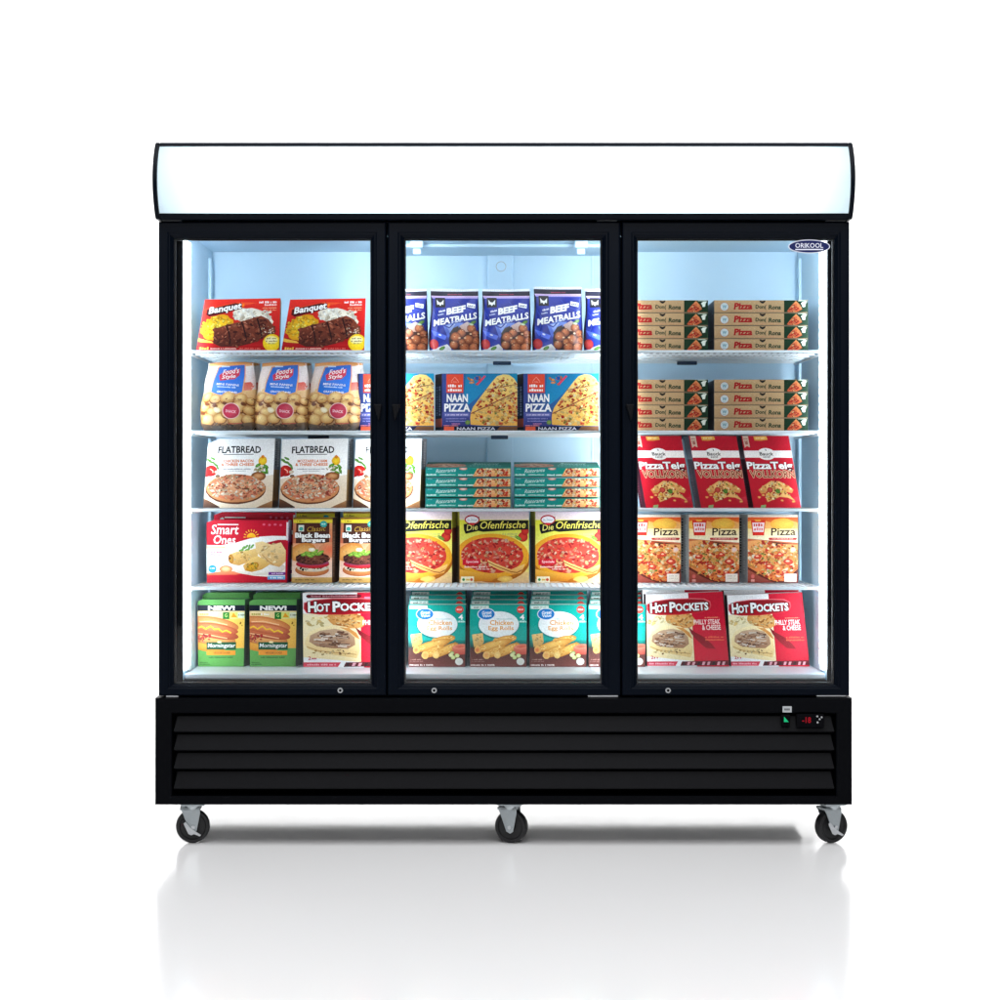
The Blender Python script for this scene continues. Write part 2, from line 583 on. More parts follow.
# ================================================================== the setting: one white sweep, floor into backdrop
def setting():
    bm = bmesh.new()
    prof = [(-7.5, 0.0), (-3, 0.0), (0, 0.0), (2.2, 0.0)]
    for i in range(1, 13):
        a = R(90) * i / 12
        prof.append((2.2 + 1.6 * math.sin(a), 1.6 - 1.6 * math.cos(a)))
    prof.append((3.8, 7.0))
    rows = [[bm.verts.new((x, y, z)) for x in (-9, -3, 3, 9)] for y, z in prof]
    fl = mat('white_gloss_floor', (0.80, 0.80, 0.81), 0.15, spec=0.62, noise=0.01, nscale=2)
    for a, b in zip(rows[:4], rows[1:4]):
        for k in range(3): bm.faces.new((a[k], a[k + 1], b[k + 1], b[k]))
    o = obj('floor', bm, fl)
    o['kind'] = 'structure'
    bm = bmesh.new()
    rows = [[bm.verts.new((x, y, z)) for x in (-9, -3, 3, 9)] for y, z in prof[3:]]
    for a, b in zip(rows, rows[1:]):
        for k in range(3): bm.faces.new((a[k], a[k + 1], b[k + 1], b[k]))
    o = obj('backdrop', bm, mat('white_paper_sweep', (0.86, 0.86, 0.86), 0.8, spec=0.2, noise=0.01, nscale=2), smooth=True)
    o['kind'] = 'structure'
setting()

# ================================================================== the display freezer
fz = bpy.data.objects.new('display_freezer', None)
COL.objects.link(fz)
tag(fz, 'tall black three door glass display freezer with white lit sign on top', 'freezer')

XL, XR = ux(157), ux(851)            # outer sides
DB = 0.66                            # back
IL, IR, IB = ux(184.5, 0.08), ux(825.5, 0.08), 0.565   # liner inside faces
ZC, ZF = 1.771, SZ[5]                # ceiling, deck
ZB = uz(697)                         # top of the base
ZH = uz(219.5, -0.018)                       # underside of the sign box
YF = 0.055

# cabinet shell: side, back, top slabs and the front jambs with two mullions
bm = bmesh.new()
bx(bm, XL, IL - 0.006, YF, DB, ZB, ZH, 0.003)
bx(bm, IR + 0.006, XR, YF, DB, ZB, ZH, 0.003)
bx(bm, IL - 0.005, IR + 0.005, IB + 0.006, DB - 0.001, ZB, ZH - 0.001)
bx(bm, IL - 0.005, IR + 0.005, YF, IB + 0.005, ZC + 0.005, ZH - 0.002)
bx(bm, IL - 0.005, IR + 0.005, YF + 0.002, IB + 0.005, ZB, ZF - 0.02)
cab = obj('cabinet_shell', bm, M['black'], fz)
bm = bmesh.new()
bx(bm, XL + 0.004, IL + 0.001, YF - 0.006, YF - 0.0005, ZB + 0.004, ZH - 0.003)
bx(bm, IR - 0.001, XR - 0.004, YF - 0.006, YF - 0.0005, ZB + 0.004, ZH - 0.003)
bx(bm, IL + 0.002, IR - 0.002, YF - 0.006, YF - 0.0005, uz(236, 0.05), ZH - 0.004)
bx(bm, IL + 0.002, IR - 0.002, YF - 0.006, YF - 0.0005, ZB + 0.005, uz(680.5, 0.05))
obj('door_jamb', bm, M['frame'], fz)
for px in (387.0, 621.0):
    bm = bmesh.new()
    bx(bm, ux(px - 9), ux(px + 9), YF - 0.004, YF + 0.030, uz(680, 0.05), uz(236.5, 0.05), 0.002)
    obj('mullion', bm, M['frame'], fz)

# liner
bm = bmesh.new()
bx(bm, IL - 0.004, IR + 0.004, IB, IB + 0.005, ZF - 0.018, ZC + 0.004)
bx(bm, IL - 0.004, IL, YF + 0.001, IB - 0.0005, ZF - 0.018, ZC + 0.003)
bx(bm, IR, IR + 0.004, YF + 0.001, IB - 0.0005, ZF - 0.018, ZC + 0.003)
bx(bm, IL + 0.0005, IR - 0.0005, YF + 0.001, IB - 0.0005, ZC, ZC + 0.004)
obj('liner', bm, M['liner'], fz)
bm = bmesh.new()
bx(bm, IL + 0.001, IR - 0.001, 0.072, IB - 0.001, ZF - 0.017, ZF, 0.004)
obj('floor_deck', bm, M['rail'], fz)
# back wall panels: a raised channel behind the middle bay, two shallow seams, slotted standards
bm = bmesh.new()
bx(bm, ux(487, IB), ux(513, IB), IB - 0.012, IB - 0.0005, ZF + 0.001, ZC - 0.001, 0.004)
obj('back_channel', bm, M['liner'], fz)
bm = bmesh.new()
for x in (ux(592, IB), ux(404, IB)):
    bx(bm, x - 0.004, x + 0.004, IB - 0.005, IB - 0.0005, ZF + 0.001, ZC - 0.001, 0.002)
obj('back_seam', bm, M['liner'], fz)
for x, s in ((IL, 1), (IR, -1)):
    for y in (0.13, 0.50):
        bm = bmesh.new()
        z = ZF + 0.01
        xa, xb = sorted((x + s * 0.0005, x + s * 0.009))
        bx(bm, xa, xb, y - 0.013, y - 0.005, ZF + 0.005, ZC - 0.03)
        bx(bm, xa, xb, y + 0.005, y + 0.013, ZF + 0.005, ZC - 0.03)
        while z < ZC - 0.05:
            bx(bm, xa, xb - 0.0004, y - 0.005, y + 0.005, z, z + 0.012)
            z += 0.024
        obj('shelf_standard', bm, M['rail' if y < 0.2 else 'liner'], fz)
bm = bmesh.new()
cyl(bm, (ux(501, IB - .012), IB - 0.0135, uz(267, IB)), 0.014, 0.004, 'y', 28, bev=0.001)
ch = obj('screw_cap', bm, M['liner'], fz)
bm = bmesh.new()
cyl(bm, (ux(501, IB - .012), IB - 0.0125, uz(267, IB)), 0.0165, 0.0008, 'y', 28)
obj('washer', bm, M['zinc'], ch)
for px in (417, 581):
    bm = bmesh.new()
    x = ux(px, 0.32)
    bx(bm, x - 0.02, x + 0.02, 0.29, 0.34, ZC - 0.022, ZC - 0.0005, 0.005)
    bx(bm, x - 0.012, x + 0.012, 0.31, 0.32, ZC - 0.04, ZC - 0.0225, 0.003)
    obj('ceiling_clip', bm, M['liner'], fz)
bm = bmesh.new()
bx(bm, ux(395, .3), ux(612, .3), 0.36, IB - 0.001, ZC - 0.012, ZC - 0.0005, 0.004)
obj('air_duct', bm, M['liner'], fz)

# led strips: on both side jambs and on both mullions (each in an aluminium-white channel)
def led(x, y, w_, ry):
    bm = bmesh.new()
    bx(bm, -w_ / 2, w_ / 2, -0.0035, 0.0035, ZF + 0.012, ZC - 0.03, 0.0025)
    o = obj('led_strip', bm, M['led'], fz)
    o.location = (x, y, 0)
    o.rotation_euler = (0, 0, ry)
led(IL + 0.0065, 0.066, 0.010, 0)
led(IR - 0.0065, 0.066, 0.010, 0)
for px in (387.0, 621.0):
    led(ux(px - 7), 0.094, 0.012, R(-45))
    led(ux(px + 7), 0.094, 0.012, R(45))

# added fill lamps, not fittings of the freezer, that brighten the back wall
for x, aim, pw, sp in ((IL + 0.014, 0.06, 1.2, 88), (ux(380), -0.03, 1.55, 88), (ux(394), 0.03, 1.55, 88), (ux(614), -0.11, 2.1, 98), (ux(628), 0.03, 1.7, 88), (IR - 0.014, -0.06, 1.2, 88)):
    l = area('wall_fill', (x, 0.100, (ZF + ZC) / 2), (x + aim, 0.60, (ZF + ZC) / 2), 1.24, 0.008, pw, (0.85, 0.94, 1.0))
    d_ = (Vector((aim, 0.50, 0))).normalized()
    l.matrix_world = Matrix.Translation(l.location) @ Matrix(((0, d_.y, -d_.x), (0, -d_.x, -d_.y), (1, 0, 0))).to_4x4()
    l.data.spread = R(sp)
    l.parent = fz
for xa, xb in ((IL + 0.05, ux(375)), (ux(399), ux(609)), (ux(633), IR - 0.05)):  # added strips, hidden behind the door tops, to brighten back wall and ceiling
    bm = bmesh.new()
    bx(bm, xa, xb, 0.085, 0.097, ZC - 0.0190, ZC - 0.0110, 0.002)
    obj('led_strip', bm, M['led_fill_top'], fz)

# wire shelves, one per bay and level
bays = [(IL + 0.011, ux(388.6, 0.3)), (ux(389.4, 0.3), ux(618.6, 0.3)), (ux(619.4, 0.3), IR - 0.011)]
CLIPS = {(0, 2): (308, 329), (1, 1): (493, 511), (1, 2): (491, 508), (2, 1): (677, 697), (2, 2): (680, 699)}
RAILM = {}
for b, (xa, xb) in enumerate(bays):
    for row in (1, 2, 3, 4):
        z = SZ[row]
        bm = bmesh.new()
        n = int((xb - xa) / 0.0185)
        for i in range(n + 1):
            x = xa + 0.004 + (xb - xa - 0.008) * i / n
            bx(bm, x - 0.0021, x + 0.0021, SHELF_D + 0.004, 0.545, z - 0.0040, z)
        for y in (0.19, 0.28, 0.37, 0.46, 0.5425):
            bx(bm, xa + 0.001, xb - 0.001, y - 0.0025, y + 0.0025, z - 0.0092, z - 0.0042)
        for x in (xa + 0.001, xb - 0.001):
            s = 0.0022
            bx(bm, x - s, x + s, SHELF_D + 0.005, 0.545, z - 0.0150, z - 0.0093)
        sh = obj('wire_shelf', bm, M['wire'], fz)
        bm = bmesh.new()
        bx(bm, xa - 0.001, xb + 0.001, SHELF_D - 0.006, SHELF_D + 0.003, z - 0.0085, z - 0.0005, 0.0025)
        obj('front_rail', bm, M['rail'], sh)
        if (b, row) in CLIPS:
            p0, p1 = CLIPS[(b, row)]
            yc = 0.30 if row == 2 else 0.44
            bm = bmesh.new()
            bx(bm, ux(p0, yc), ux(p1, yc), yc - 0.004, yc + 0.004, z - 0.0205, z - 0.0093, 0.002)
            obj('shelf_clip', bm, M['tag'], sh)

# doors
def door(ox0, ox1, gx0, gx1, lockx, handles, hinge, logo):
    oz0, oz1, gz0, gz1 = uz(695.8), uz(221.6), uz(684.5), uz(238)
    bm = bmesh.new()
    O = (ux(ox0), oz0, ux(ox1), oz1)
    I = (ux(gx0), gz0, ux(gx1), gz1)
    ring_frame(bm, O, I, [(0, 0.044), (0, 0.006), (0.04, 0.0015), (0.10, 0.0), (0.62, 0.0), (0.70, 0.003), (0.78, 0.003), (0.86, 0.0065), (1.0, 0.012), (1.0, 0.030), (0.9, 0.044)])
    d = obj('door', bm, M['frame'], fz)
    bm = bmesh.new()
    bx(bm, I[0] - 0.004, I[2] + 0.004, 0.016, 0.020, I[1] - 0.004, I[3] + 0.004)
    g = obj('glass', bm, M['glass'], d)
    # black spacer rim between the panes and the rubber gasket against the jamb
    bm = bmesh.new()
    ring_frame(bm, (I[0] - 0.004, I[1] - 0.004, I[2] + 0.004, I[3] + 0.004), (I[0] + 0.004, I[1] + 0.004, I[2] - 0.004, I[3] - 0.004), [(0, 0.0215), (1, 0.0215), (1, 0.032), (0, 0.032)])
    obj('gasket', bm, M['rubber'], d)
    bm = bmesh.new()
    cyl(bm, (ux(lockx), -0.002, uz(690.3)), 0.0075, 0.006, 'y', 24, bev=0.0012)
    lk = obj('lock', bm, M['steel'], d)
    bm = bmesh.new()
    cyl(bm, (ux(lockx), -0.0058, uz(690.3)), 0.004, 0.0016, 'y', 16)
    bx(bm, ux(lockx) - 0.001, ux(lockx) + 0.001, -0.0072, -0.0067, uz(690.3) - 0.003, uz(690.3) + 0.003)
    obj('keyhole', bm, M['void'], lk)
    for hx, s in handles:
        # a moulded finger grip: a slim wedge whose outer lip stands proud of the frame
        bm = bmesh.new()
        x = ux(hx)
        za, zb = uz(421), uz(404.5)
        prism(bm, [(x - 0.012 * s, zb), (x + 0.012 * s, zb), (x + 0.006 * s, za + 0.008), (x + 0.003 * s, za)], -0.020, -0.0005, 'y', 0.002)
        obj('handle', bm, M['slat'], d)
    for hp in hinge:
        bm = bmesh.new()
        bx(bm, ux(hp[0]), ux(hp[1]), 0.004, 0.04, uz(hp[2]) - 0.0018, uz(hp[2]) + 0.0018)
        obj('hinge_plate', bm, M['steel'], d)
    if logo:
        cx, cz = ux(809.3, 0.012), uz(246.4, 0.012)
        bm = bmesh.new()
        N = 48
        def oval(rx, rz): return [(cx + rx * math.cos(2 * math.pi * i / N), cz + rz * math.sin(2 * math.pi * i / N)) for i in range(N)]
        prism(bm, oval(0.0600, 0.0198), 0.0135, 0.0155, 'y')
        bd = obj('brand_badge', bm, M['logo_white'], d)
        bm = bmesh.new()
        prism(bm, oval(0.0572, 0.0172), 0.0128, 0.0133, 'y')
        obj('badge_face', bm, M['logo_blue'], bd)
        bm = bmesh.new()
        tr, bb = text_tris('ORIKOOL', 0.012)
        wd, h = 0.080, 0.0138
        for t in tr:
            bm.faces.new([bm.verts.new((cx - wd / 2 + (p[0] - bb[0]) / (bb[2] - bb[0]) * wd, 0.0125, cz - 0.0042 + (p[1] - bb[1]) / (bb[3] - bb[1]) * h)) for p in t])
        bx(bm, cx - 0.040, cx + 0.040, 0.0121, 0.0125, cz - 0.0105, cz - 0.0072)
        obj('badge_lettering', bm, M['logo_white'], bd)
    return d
door(158.2, 386.2, 173, 371, 340.3, [(378, 1)], [(162, 181, 220.2), (166, 178, 696.5)], False)
door(387.6, 620.6, 404, 602, 434.2, [(396.5, -1)], [(597, 617, 220.2), (588, 618, 696.3)], False)
door(622.0, 849.8, 637, 835, 668.0, [(629.5, 1)], [(826, 846, 220.2), (817, 846, 695.9)], True)

# sign box: curved opal panel lit by two tubes inside, black trims and bowed end caps
zt, zb_ = uz(142.8, -0.018), ZH
hh = (zt - zb_) / 2
zm = (zt + zb_) / 2
BUL = 0.062
def bow(t): return -0.018 - (BUL - 0.018) * (1 - t * t)
SX = ux(157.0)
SXR = ux(850.8)
bm = bmesh.new()
bx(bm, SX + 0.014, SXR - 0.014, 0.205, 0.21, zb_ + 0.004, zt - 0.004)
bx(bm, SX + 0.014, SXR - 0.014, 0.02, 0.204, zt - 0.006, zt - 0.001)
bx(bm, SX + 0.014, SXR - 0.014, 0.02, 0.204, zb_ + 0.001, zb_ + 0.006)
sign = obj('sign_box', bm, M['black'], fz)
bm = bmesh.new()
bx(bm, SX + 0.015, SXR - 0.015, 0.198, 0.203, zb_ + 0.008, zt - 0.008)
bx(bm, SX + 0.015, SXR - 0.015, 0.022, 0.197, zt - 0.0085, zt - 0.0065)
bx(bm, SX + 0.015, SXR - 0.015, 0.022, 0.197, zb_ + 0.0065, zb_ + 0.0085)
obj('reflector', bm, M['white_inside'], sign)
NP = 24
def panel_pts(t0, t1, off=0.0):
    return [(bow(t0 + (t1 - t0) * i / NP) + off, zm + hh * (t0 + (t1 - t0) * i / NP)) for i in range(NP + 1)]
# opal panel
bm = bmesh.new()
pp = panel_pts(-0.87, 0.90)
nx = 24
grid = [[bm.verts.new((SX + 0.013 + (SXR - SX - 0.026) * i / nx, y, z)) for y, z in pp] for i in range(nx + 1)]
for i in range(nx):
    for j in range(NP):
        bm.faces.new((grid[i][j], grid[i + 1][j], grid[i + 1][j + 1], grid[i][j + 1]))
obj('sign_panel', bm, M['opal'], sign, smooth=True)
# top and bottom trims following the bow
for t0, t1 in ((0.885, 1.0), (-1.0, -0.86)):
    bm = bmesh.new()
    a = panel_pts(t0, t1, -0.003)
    prism(bm, a + [(0.03, a[-1][1]), (0.03, a[0][1])], SX + 0.013, SXR - 0.013, 'x')
    obj('sign_trim', bm, M['frame'], sign)
for xa, xb in ((SX, SX + 0.0125), (SXR - 0.0125, SXR)):
    bm = bmesh.new()
    a = panel_pts(-1.0, 1.0, -0.006)
    prism(bm, [(0.21, zb_ - 0.001)] + a + [(0.21, zt + 0.003)], xa, xb, 'x', 0.0025)
    obj('end_cap', bm, M['frame'], sign)
for dz in (-0.045, 0.045):
    bm = bmesh.new()
    cyl(bm, (0, 0.10, zm + dz), 0.013, 1.78, 'x', 12)
    obj('lamp_tube', bm, M['tube'], sign)

# base: panel with a recessed louvre bay
bX0, bX1, bz0, bz1 = ux(155.2), ux(852), uz(804.5), ZB - 0.002
lx0, lx1, lz0, lz1 = ux(172), ux(836), uz(796), uz(713)
bm = bmesh.new()
ring_frame(bm, (bX0, bz0, bX1, bz1), (lx0, lz0, lx1, lz1), [(0, 0.06), (0, 0.0), (0.03, -0.006), (0.93, -0.006), (1.0, -0.003), (1.0, 0.05), (0.9, 0.06)])
base = obj('base_panel', bm, M['black'], fz)
bm = bmesh.new()
bx(bm, bX0 + 0.002, bX1 - 0.002, 0.061, DB, bz0 + 0.001, bz1 - 0.001)
obj('machine_housing', bm, M['void'], fz)
for (pa, pb) in ((716.5, 731.5), (735, 750), (753.5, 768.5), (772, 788.5)):
    bm = bmesh.new()
    za, zb2 = uz(pa), uz(pb)
    x0, x1 = lx0 + 0.004, lx1 - 0.004
    # pressed louvre: leans out towards its lower edge, ends tapering back to the panel
    A = [(x0 + 0.010, 0.010, za), (x1 - 0.010, 0.010, za), (x1 - 0.001, -0.004, zb2), (x0 + 0.001, -0.004, zb2)]
    Bk = [(x, y + 0.006 if i < 2 else y + 0.006, z - 0.002) for i, (x, y, z) in enumerate(A)]
    va = [bm.verts.new(p) for p in A]
    vb = [bm.verts.new(p) for p in Bk]
    bm.faces.new(va)
    bm.faces.new(vb[::-1])
    for i in range(4): bm.faces.new((va[i], vb[i], vb[(i + 1) % 4], va[(i + 1) % 4]))
    bmesh.ops.bevel(bm, geom=bm.edges[:], offset=0.0012, segments=2, affect='EDGES')
    obj('louvre', bm, M['slat'], base)
# switch, readout, sticker
bm = bmesh.new()
bx(bm, ux(781), ux(789.5), -0.012, 0.006, uz(726), uz(714.5), 0.002)
sw = obj('power_switch', bm, M['void'], base)
bm = bmesh.new()
prism(bm, [(ux(783.2), uz(721.4)), (ux(788), uz(721.4)), (ux(783.4), uz(716))], -0.0140, -0.0121, 'y', 0.0005)
obj('switch_lamp', bm, M['green_lamp'], sw)
bm = bmesh.new()
bx(bm, ux(796), ux(823.5), -0.012, 0.006, uz(727), uz(713.8), 0.002)
rd = obj('thermostat', bm, M['void'], base)
bm = bmesh.new()
tr, bb = text_tris('-18', 0.02)
for t in tr:
    bm.faces.new([bm.verts.new((ux(801.5) + (p[0] - bb[0]) / (bb[2] - bb[0]) * 0.025, -0.0125, uz(722.4) + (p[1] - bb[1]) / (bb[3] - bb[1]) * 0.017)) for p in t])
obj('readout_digits', bm, M['red_led'], rd)
for kx, kz in ((816.5, 715.8), (818.8, 718.6), (816.8, 721.8), (820.8, 716.6)):
    bm = bmesh.new()
    cyl(bm, (ux(kx), -0.0128, uz(kz)), 0.0027, 0.0012, 'y', 14)
    obj('key', bm, M['steel'], rd)
bm = bmesh.new()
bx(bm, ux(782.2), ux(791.2), -0.0085, -0.0062, uz(712), uz(706))
stk = obj('sticker', bm, M['sticker'], base)
bm = bmesh.new()
for i in range(5):
    x = ux(784 + i * 1.1)
    bx(bm, x, x + 0.002, -0.0090, -0.0086, uz(710), uz(708))
obj('sticker_print', bm, M['void'], stk)

# casters
def caster(x, y, r, yaw, brake):
    bm = bmesh.new()
    ztop = bz0 - 0.001
    bx(bm, -0.034, 0.034, -0.03, 0.03, ztop - 0.008, ztop, 0.001)
    cyl(bm, (0, 0, ztop - 0.014), 0.024, 0.011, 'z', 24, r2=0.028)
    dxw = -0.004
    for s in (-1, 1):
        ya, yb = sorted((s * 0.020, s * 0.0235))
        prism(bm, [(-0.036, ztop - 0.013), (0.020, ztop - 0.013), (0.021, ztop - 0.03), (0.011, r - 0.012), (0.002, r - 0.018), (-0.009, r - 0.012), (-0.026, ztop - 0.035)], ya, yb, 'y', 0.0008)
    bx(bm, -0.036, 0.020, -0.0235, 0.0235, ztop - 0.0205, ztop - 0.0131, 0.001)
    c = obj('caster', bm, M['zinc'], fz)
    c.location = (x, y, 0)
    c.rotation_euler = (0, 0, yaw)
    # wheel: lathe about y
    bm = bmesh.new()
    prof = [(0.0, -0.015), (0.013, -0.016), (0.016, -0.011), (r * 0.72, -0.011), (r * 0.78, -0.015), (r * 0.93, -0.0145), (r * 0.985, -0.009), (r, 0.0),
            (r * 0.985, 0.009), (r * 0.93, 0.0145), (r * 0.78, 0.015), (r * 0.72, 0.011), (0.016, 0.011), (0.013, 0.016), (0.0, 0.015)]
    n = 40
    rows = []
    for k in range(n):
        a = 2 * math.pi * k / n
        rows.append([bm.verts.new((pr * math.cos(a), py, r + pr * math.sin(a))) for pr, py in prof[1:-1]])
    for k in range(n):
        A, B = rows[k], rows[(k + 1) % n]
        for j in range(len(A) - 1): bm.faces.new((A[j], A[j + 1], B[j + 1], B[j]))
    bm.faces.new([q[0] for q in rows])
    bm.faces.new([q[-1] for q in rows])
    wh = obj('wheel', bm, M['rubber'], c)
    bm = bmesh.new()
    cyl(bm, (0.001, -0.0262, r - 0.006 + 0.006), 0.006, 0.004, 'y', 6, bev=0.0006)
    cyl(bm, (0.001, 0.0, r), 0.004, 0.046, 'y', 12)
    obj('axle_bolt', bm, M['steel'], c)
    if brake:
        bm = bmesh.new()
        prism(bm, [(-0.026, r + 0.012), (-0.020, r + 0.017), (-0.004, r - 0.004), (0.006, r - 0.010), (0.024, r - 0.022), (0.020, r - 0.026), (0.004, r - 0.018), (-0.004, r - 0.022), (-0.012, r - 0.018)], -0.0305, -0.0268, 'y', 0.0008)
        obj('brake_pedal', bm, M['steel'], c)
    return c
RW = 0.0487
caster(ux(193, 0.05), 0.05, RW, R(8), True)
caster(ux(511.5, 0.05), 0.05, RW - 0.001, R(-16), False)
caster(ux(831, 0.05), 0.05, RW, R(20), True)
# added, unseen tray under the rear that blocks the backlight and its floor reflection
bm = bmesh.new()
bx(bm, ux(205, 0.5), ux(796, 0.5), 0.39, 0.54, 0.048, bz0, 0.004)
baffle = obj('light_baffle', bm, M['void'], fz)

# ================================================================== printed food pictures
RED, WHITE, BLACK, CREAM = (214, 30, 36), (250, 250, 248), (22, 20, 22), (245, 232, 205)
TOPP = [(250, 225, 160), (235, 170, 70), (205, 50, 35), (225, 80, 50), (250, 240, 205), (160, 40, 30), (120, 150, 60), (240, 200, 110)]

def art_ribs():
    P = Print(83, 51, ((228, 52, 40), (176, 14, 22)), 11)
    P.poly([(0, 9), (38, 3), (58, 4), (30, 9), (0, 16)], (238, 92, 50), (220, 40, 36))
    P.poly([(0, 38), (83, 36), (83, 46), (0, 44)], (140, 8, 18), (200, 30, 34))
    # plate of mash, corn and ribs
    P.ell(54, 17.6, 23, 7.6, (252, 248, 236), (232, 222, 205), 12, 22, 0.08)
    P.scatter(54, 16.4, 22, 6.4, 70, [(255, 252, 244), (240, 232, 214), (226, 214, 190), (250, 244, 226)], 0.8, 2.4, 0.7, 0.3, 0.9)
    P.ell(18, 28, 17, 12, (246, 205, 46), (222, 160, 20), -14, 22, 0.08)
    P.scatter(17, 27, 16, 10, 130, [(252, 220, 60), (240, 190, 30), (255, 236, 110), (228, 165, 20)], 0.8, 1.6, 0.85, 0.2, 0.8)
    P.poly([(0, 38), (14, 41), (17, 43), (4, 42), (0, 41)], (240, 190, 80))
    m = [(15, 29), (26, 25.5), (46, 21), (63, 16.5), (71, 20), (78, 28), (79, 33), (66, 38), (54, 43.4), (40, 46.4), (24, 46.4), (16, 43)]
    P.poly(m, (150, 76, 52), (84, 34, 24))
    fi = in_poly(m)
    P.scatter(47, 33, 34, 15, 170, [(158, 80, 54), (132, 60, 40), (112, 46, 30), (186, 108, 80), (92, 34, 24), (146, 70, 48)], 1.0, 3.2, 0.55, 0.35, 0.75, fi)
    for x in (30, 46, 62):
        P.stroke([(x - 3, 25.5 - (x - 30) * 0.2), (x, 31 - (x - 30) * 0.12), (x + 3, 39 - (x - 30) * 0.1), (x + 3, 44 - (x - 30) * 0.16)], 1.6, (52, 18, 14))
    P.scatter(47, 31, 30, 11, 26, [(214, 150, 124), (190, 120, 92)], 0.4, 1.6, 0.4, 0.3, 0.9, fi)
    P.scatter(72, 31, 9, 5, 16, [(232, 210, 190), (120, 50, 40), (205, 160, 130)], 0.6, 1.5)
    P.ell(75.5, 42.5, 9, 8.2, (252, 226, 60), (238, 196, 20), 0, 24)
    P.ell(75, 40, 6.6, 4, (246, 240, 206), (240, 226, 130), 0, 18)
    P.micro(70, 37.6, 10, 1.6, (150, 130, 90)); P.micro(69.5, 40.2, 11, 1.6, (150, 130, 90)); P.micro(71, 42.8, 8, 1.2, (170, 140, 60))
    P.poly([(4, 10), (34, 4), (41, 5), (42, 9.5), (8, 17), (4, 15)], (90, 10, 16))
    P.text('Banquet', 6, 8.2, 34, 7.8, WHITE, 0.03, 0.15, -8, (60, 8, 12), 0.05)
    P.ell(43, 6, 1.6, 2.4, (250, 150, 40), (236, 70, 30), 15)
    P.micro(60, 2.6, 19, 1.9, WHITE); P.micro(66, 5.3, 13, 1.7, (255, 226, 220)); P.micro(64, 8.6, 15, 1.1, (246, 170, 130)); P.micro(67, 10.6, 12, 1.1, (246, 170, 130))
    P.micro(3, 46.8, 9, 2.4, (236, 190, 90)); P.micro(14, 47.6, 26, 1.1, (250, 200, 190)); P.micro(43, 47.6, 22, 1.1, (230, 120, 110))
    return P

def art_side(W, H, bands, seed=3, lines=()):
    """a narrow side panel: bands = [(y0, y1, top colour, bottom colour)], lines = vertical rows of small print"""
    P = Print(W, H, None, seed)
    for y0, y1, a, b in bands: P.grid(0, y0, W, y1, (a, b), 2, 6)
    for x, y0, y1, c in lines:
        y = y0
        while y < y1:
            l = P.rng.uniform(0.8, 2.4)
            P.rect(x, y, x + W * 0.22, min(y + l, y1), c)
            y += l + P.rng.uniform(0.5, 1.2)
    return P

def art_flatbread(l1, l2, seed):
    P = Print(68, 67, ((252, 252, 252), (246, 243, 238)), seed)
    P.poly([(0, 39), (8, 37), (60, 36), (68, 35), (68, 67), (0, 67)], (238, 224, 205), (214, 190, 160))
    P.ell(33, 56, 36, 17, (242, 228, 208), (228, 208, 182), 0, 30)
    P.poly([(0, 58), (5, 60), (16, 66), (16, 67), (0, 67)], (120, 78, 52), (70, 46, 36))
    P.poly([(68, 60), (56, 65), (52, 67), (68, 67)], (176, 132, 90), (136, 94, 60))
    P.ell(5, 31, 6.5, 5.6, (220, 48, 40), (172, 18, 22), 0, 20, 0.04, (-0.2, -0.3))
    P.ell(0, 33, 5, 4, (200, 30, 30), (150, 12, 18)); P.stroke([(4, 29), (7, 31), (7, 33)], 0.9, (245, 190, 170))
    for a in ((4, 22, 3), (8, 24, 20), (1, 20, -10), (11, 27, 40), (6, 19, 0)):
        P.ell(a[0], a[1], 3.2, 1.1, (120, 165, 80), (70, 120, 50), a[2] + 25, 10, 0.1)
    P.ell(11, 32, 2.6, 1.6, (236, 222, 200), (190, 165, 140)); P.ell(12, 36, 2.4, 1.4, (150, 120, 95), (110, 80, 60))
    P.ell(56.5, 21.5, 4.4, 4.6, (250, 220, 60), (228, 168, 20), 0, 16, 0.06); P.ell(56.5, 17.6, 1.6, 1.6, (232, 140, 30), (200, 110, 30))
    for a in ((52, 26, -30), (56, 28, 10), (60, 27, 40), (61, 31, 70), (54, 30, -10), (58, 33, 20)):
        P.ell(a[0], a[1], 3.4, 1.5, (120, 175, 70), (60, 115, 40), a[2], 10, 0.15)
    P.scatter(53, 30, 6, 3, 10, [(246, 236, 210), (225, 205, 170)], 0.8, 1.6)
    P.ell(53, 36.5, 7.6, 4.4, (190, 130, 80), (120, 70, 40), 0, 18, 0.05); P.ell(53, 36, 5, 2.4, (222, 170, 120), (186, 124, 78), 0, 14, 0.1)
    P.ell(31, 49, 30, 14.5, (150, 92, 60), (104, 58, 38), 0, 34, 0.012)
    P.ell(31, 48, 29.4, 13.8, (230, 176, 128), (206, 140, 92), 0, 34, 0.015)
    P.ell(31, 47, 27, 12, (226, 170, 130), (206, 120, 90), 0, 30, 0.03)
    P.scatter(31, 47, 27.5, 12, 240, [(244, 224, 196), (236, 208, 172), (250, 236, 214), (214, 120, 92), (186, 84, 66), (226, 178, 140), (206, 160, 120), (164, 92, 66), (240, 214, 184)], 0.6, 2.3, 0.62, 0.35, 0.82)
    P.scatter(31, 46, 25, 10, 22, [(110, 120, 60), (96, 66, 48), (130, 60, 50)], 0.5, 1.1)
    P.text('FLATBREAD', 11, 7.2, 43, 6.2, (48, 46, 50), 0.028, 0, 0, None, 0, 0.5)
    P.rect(16, 14.8, 47, 15.5, (90, 88, 90))
    P.text(l1, 17, 20.2, 30, 2.6, (228, 120, 24), 0.03); P.text(l2, 15, 23.6, 33, 2.6, (228, 120, 24), 0.03)
    P.micro(17, 28.8, 28, 1.1, (150, 150, 158)); P.micro(22, 30.8, 18, 0.9, (170, 170, 176))
    return P

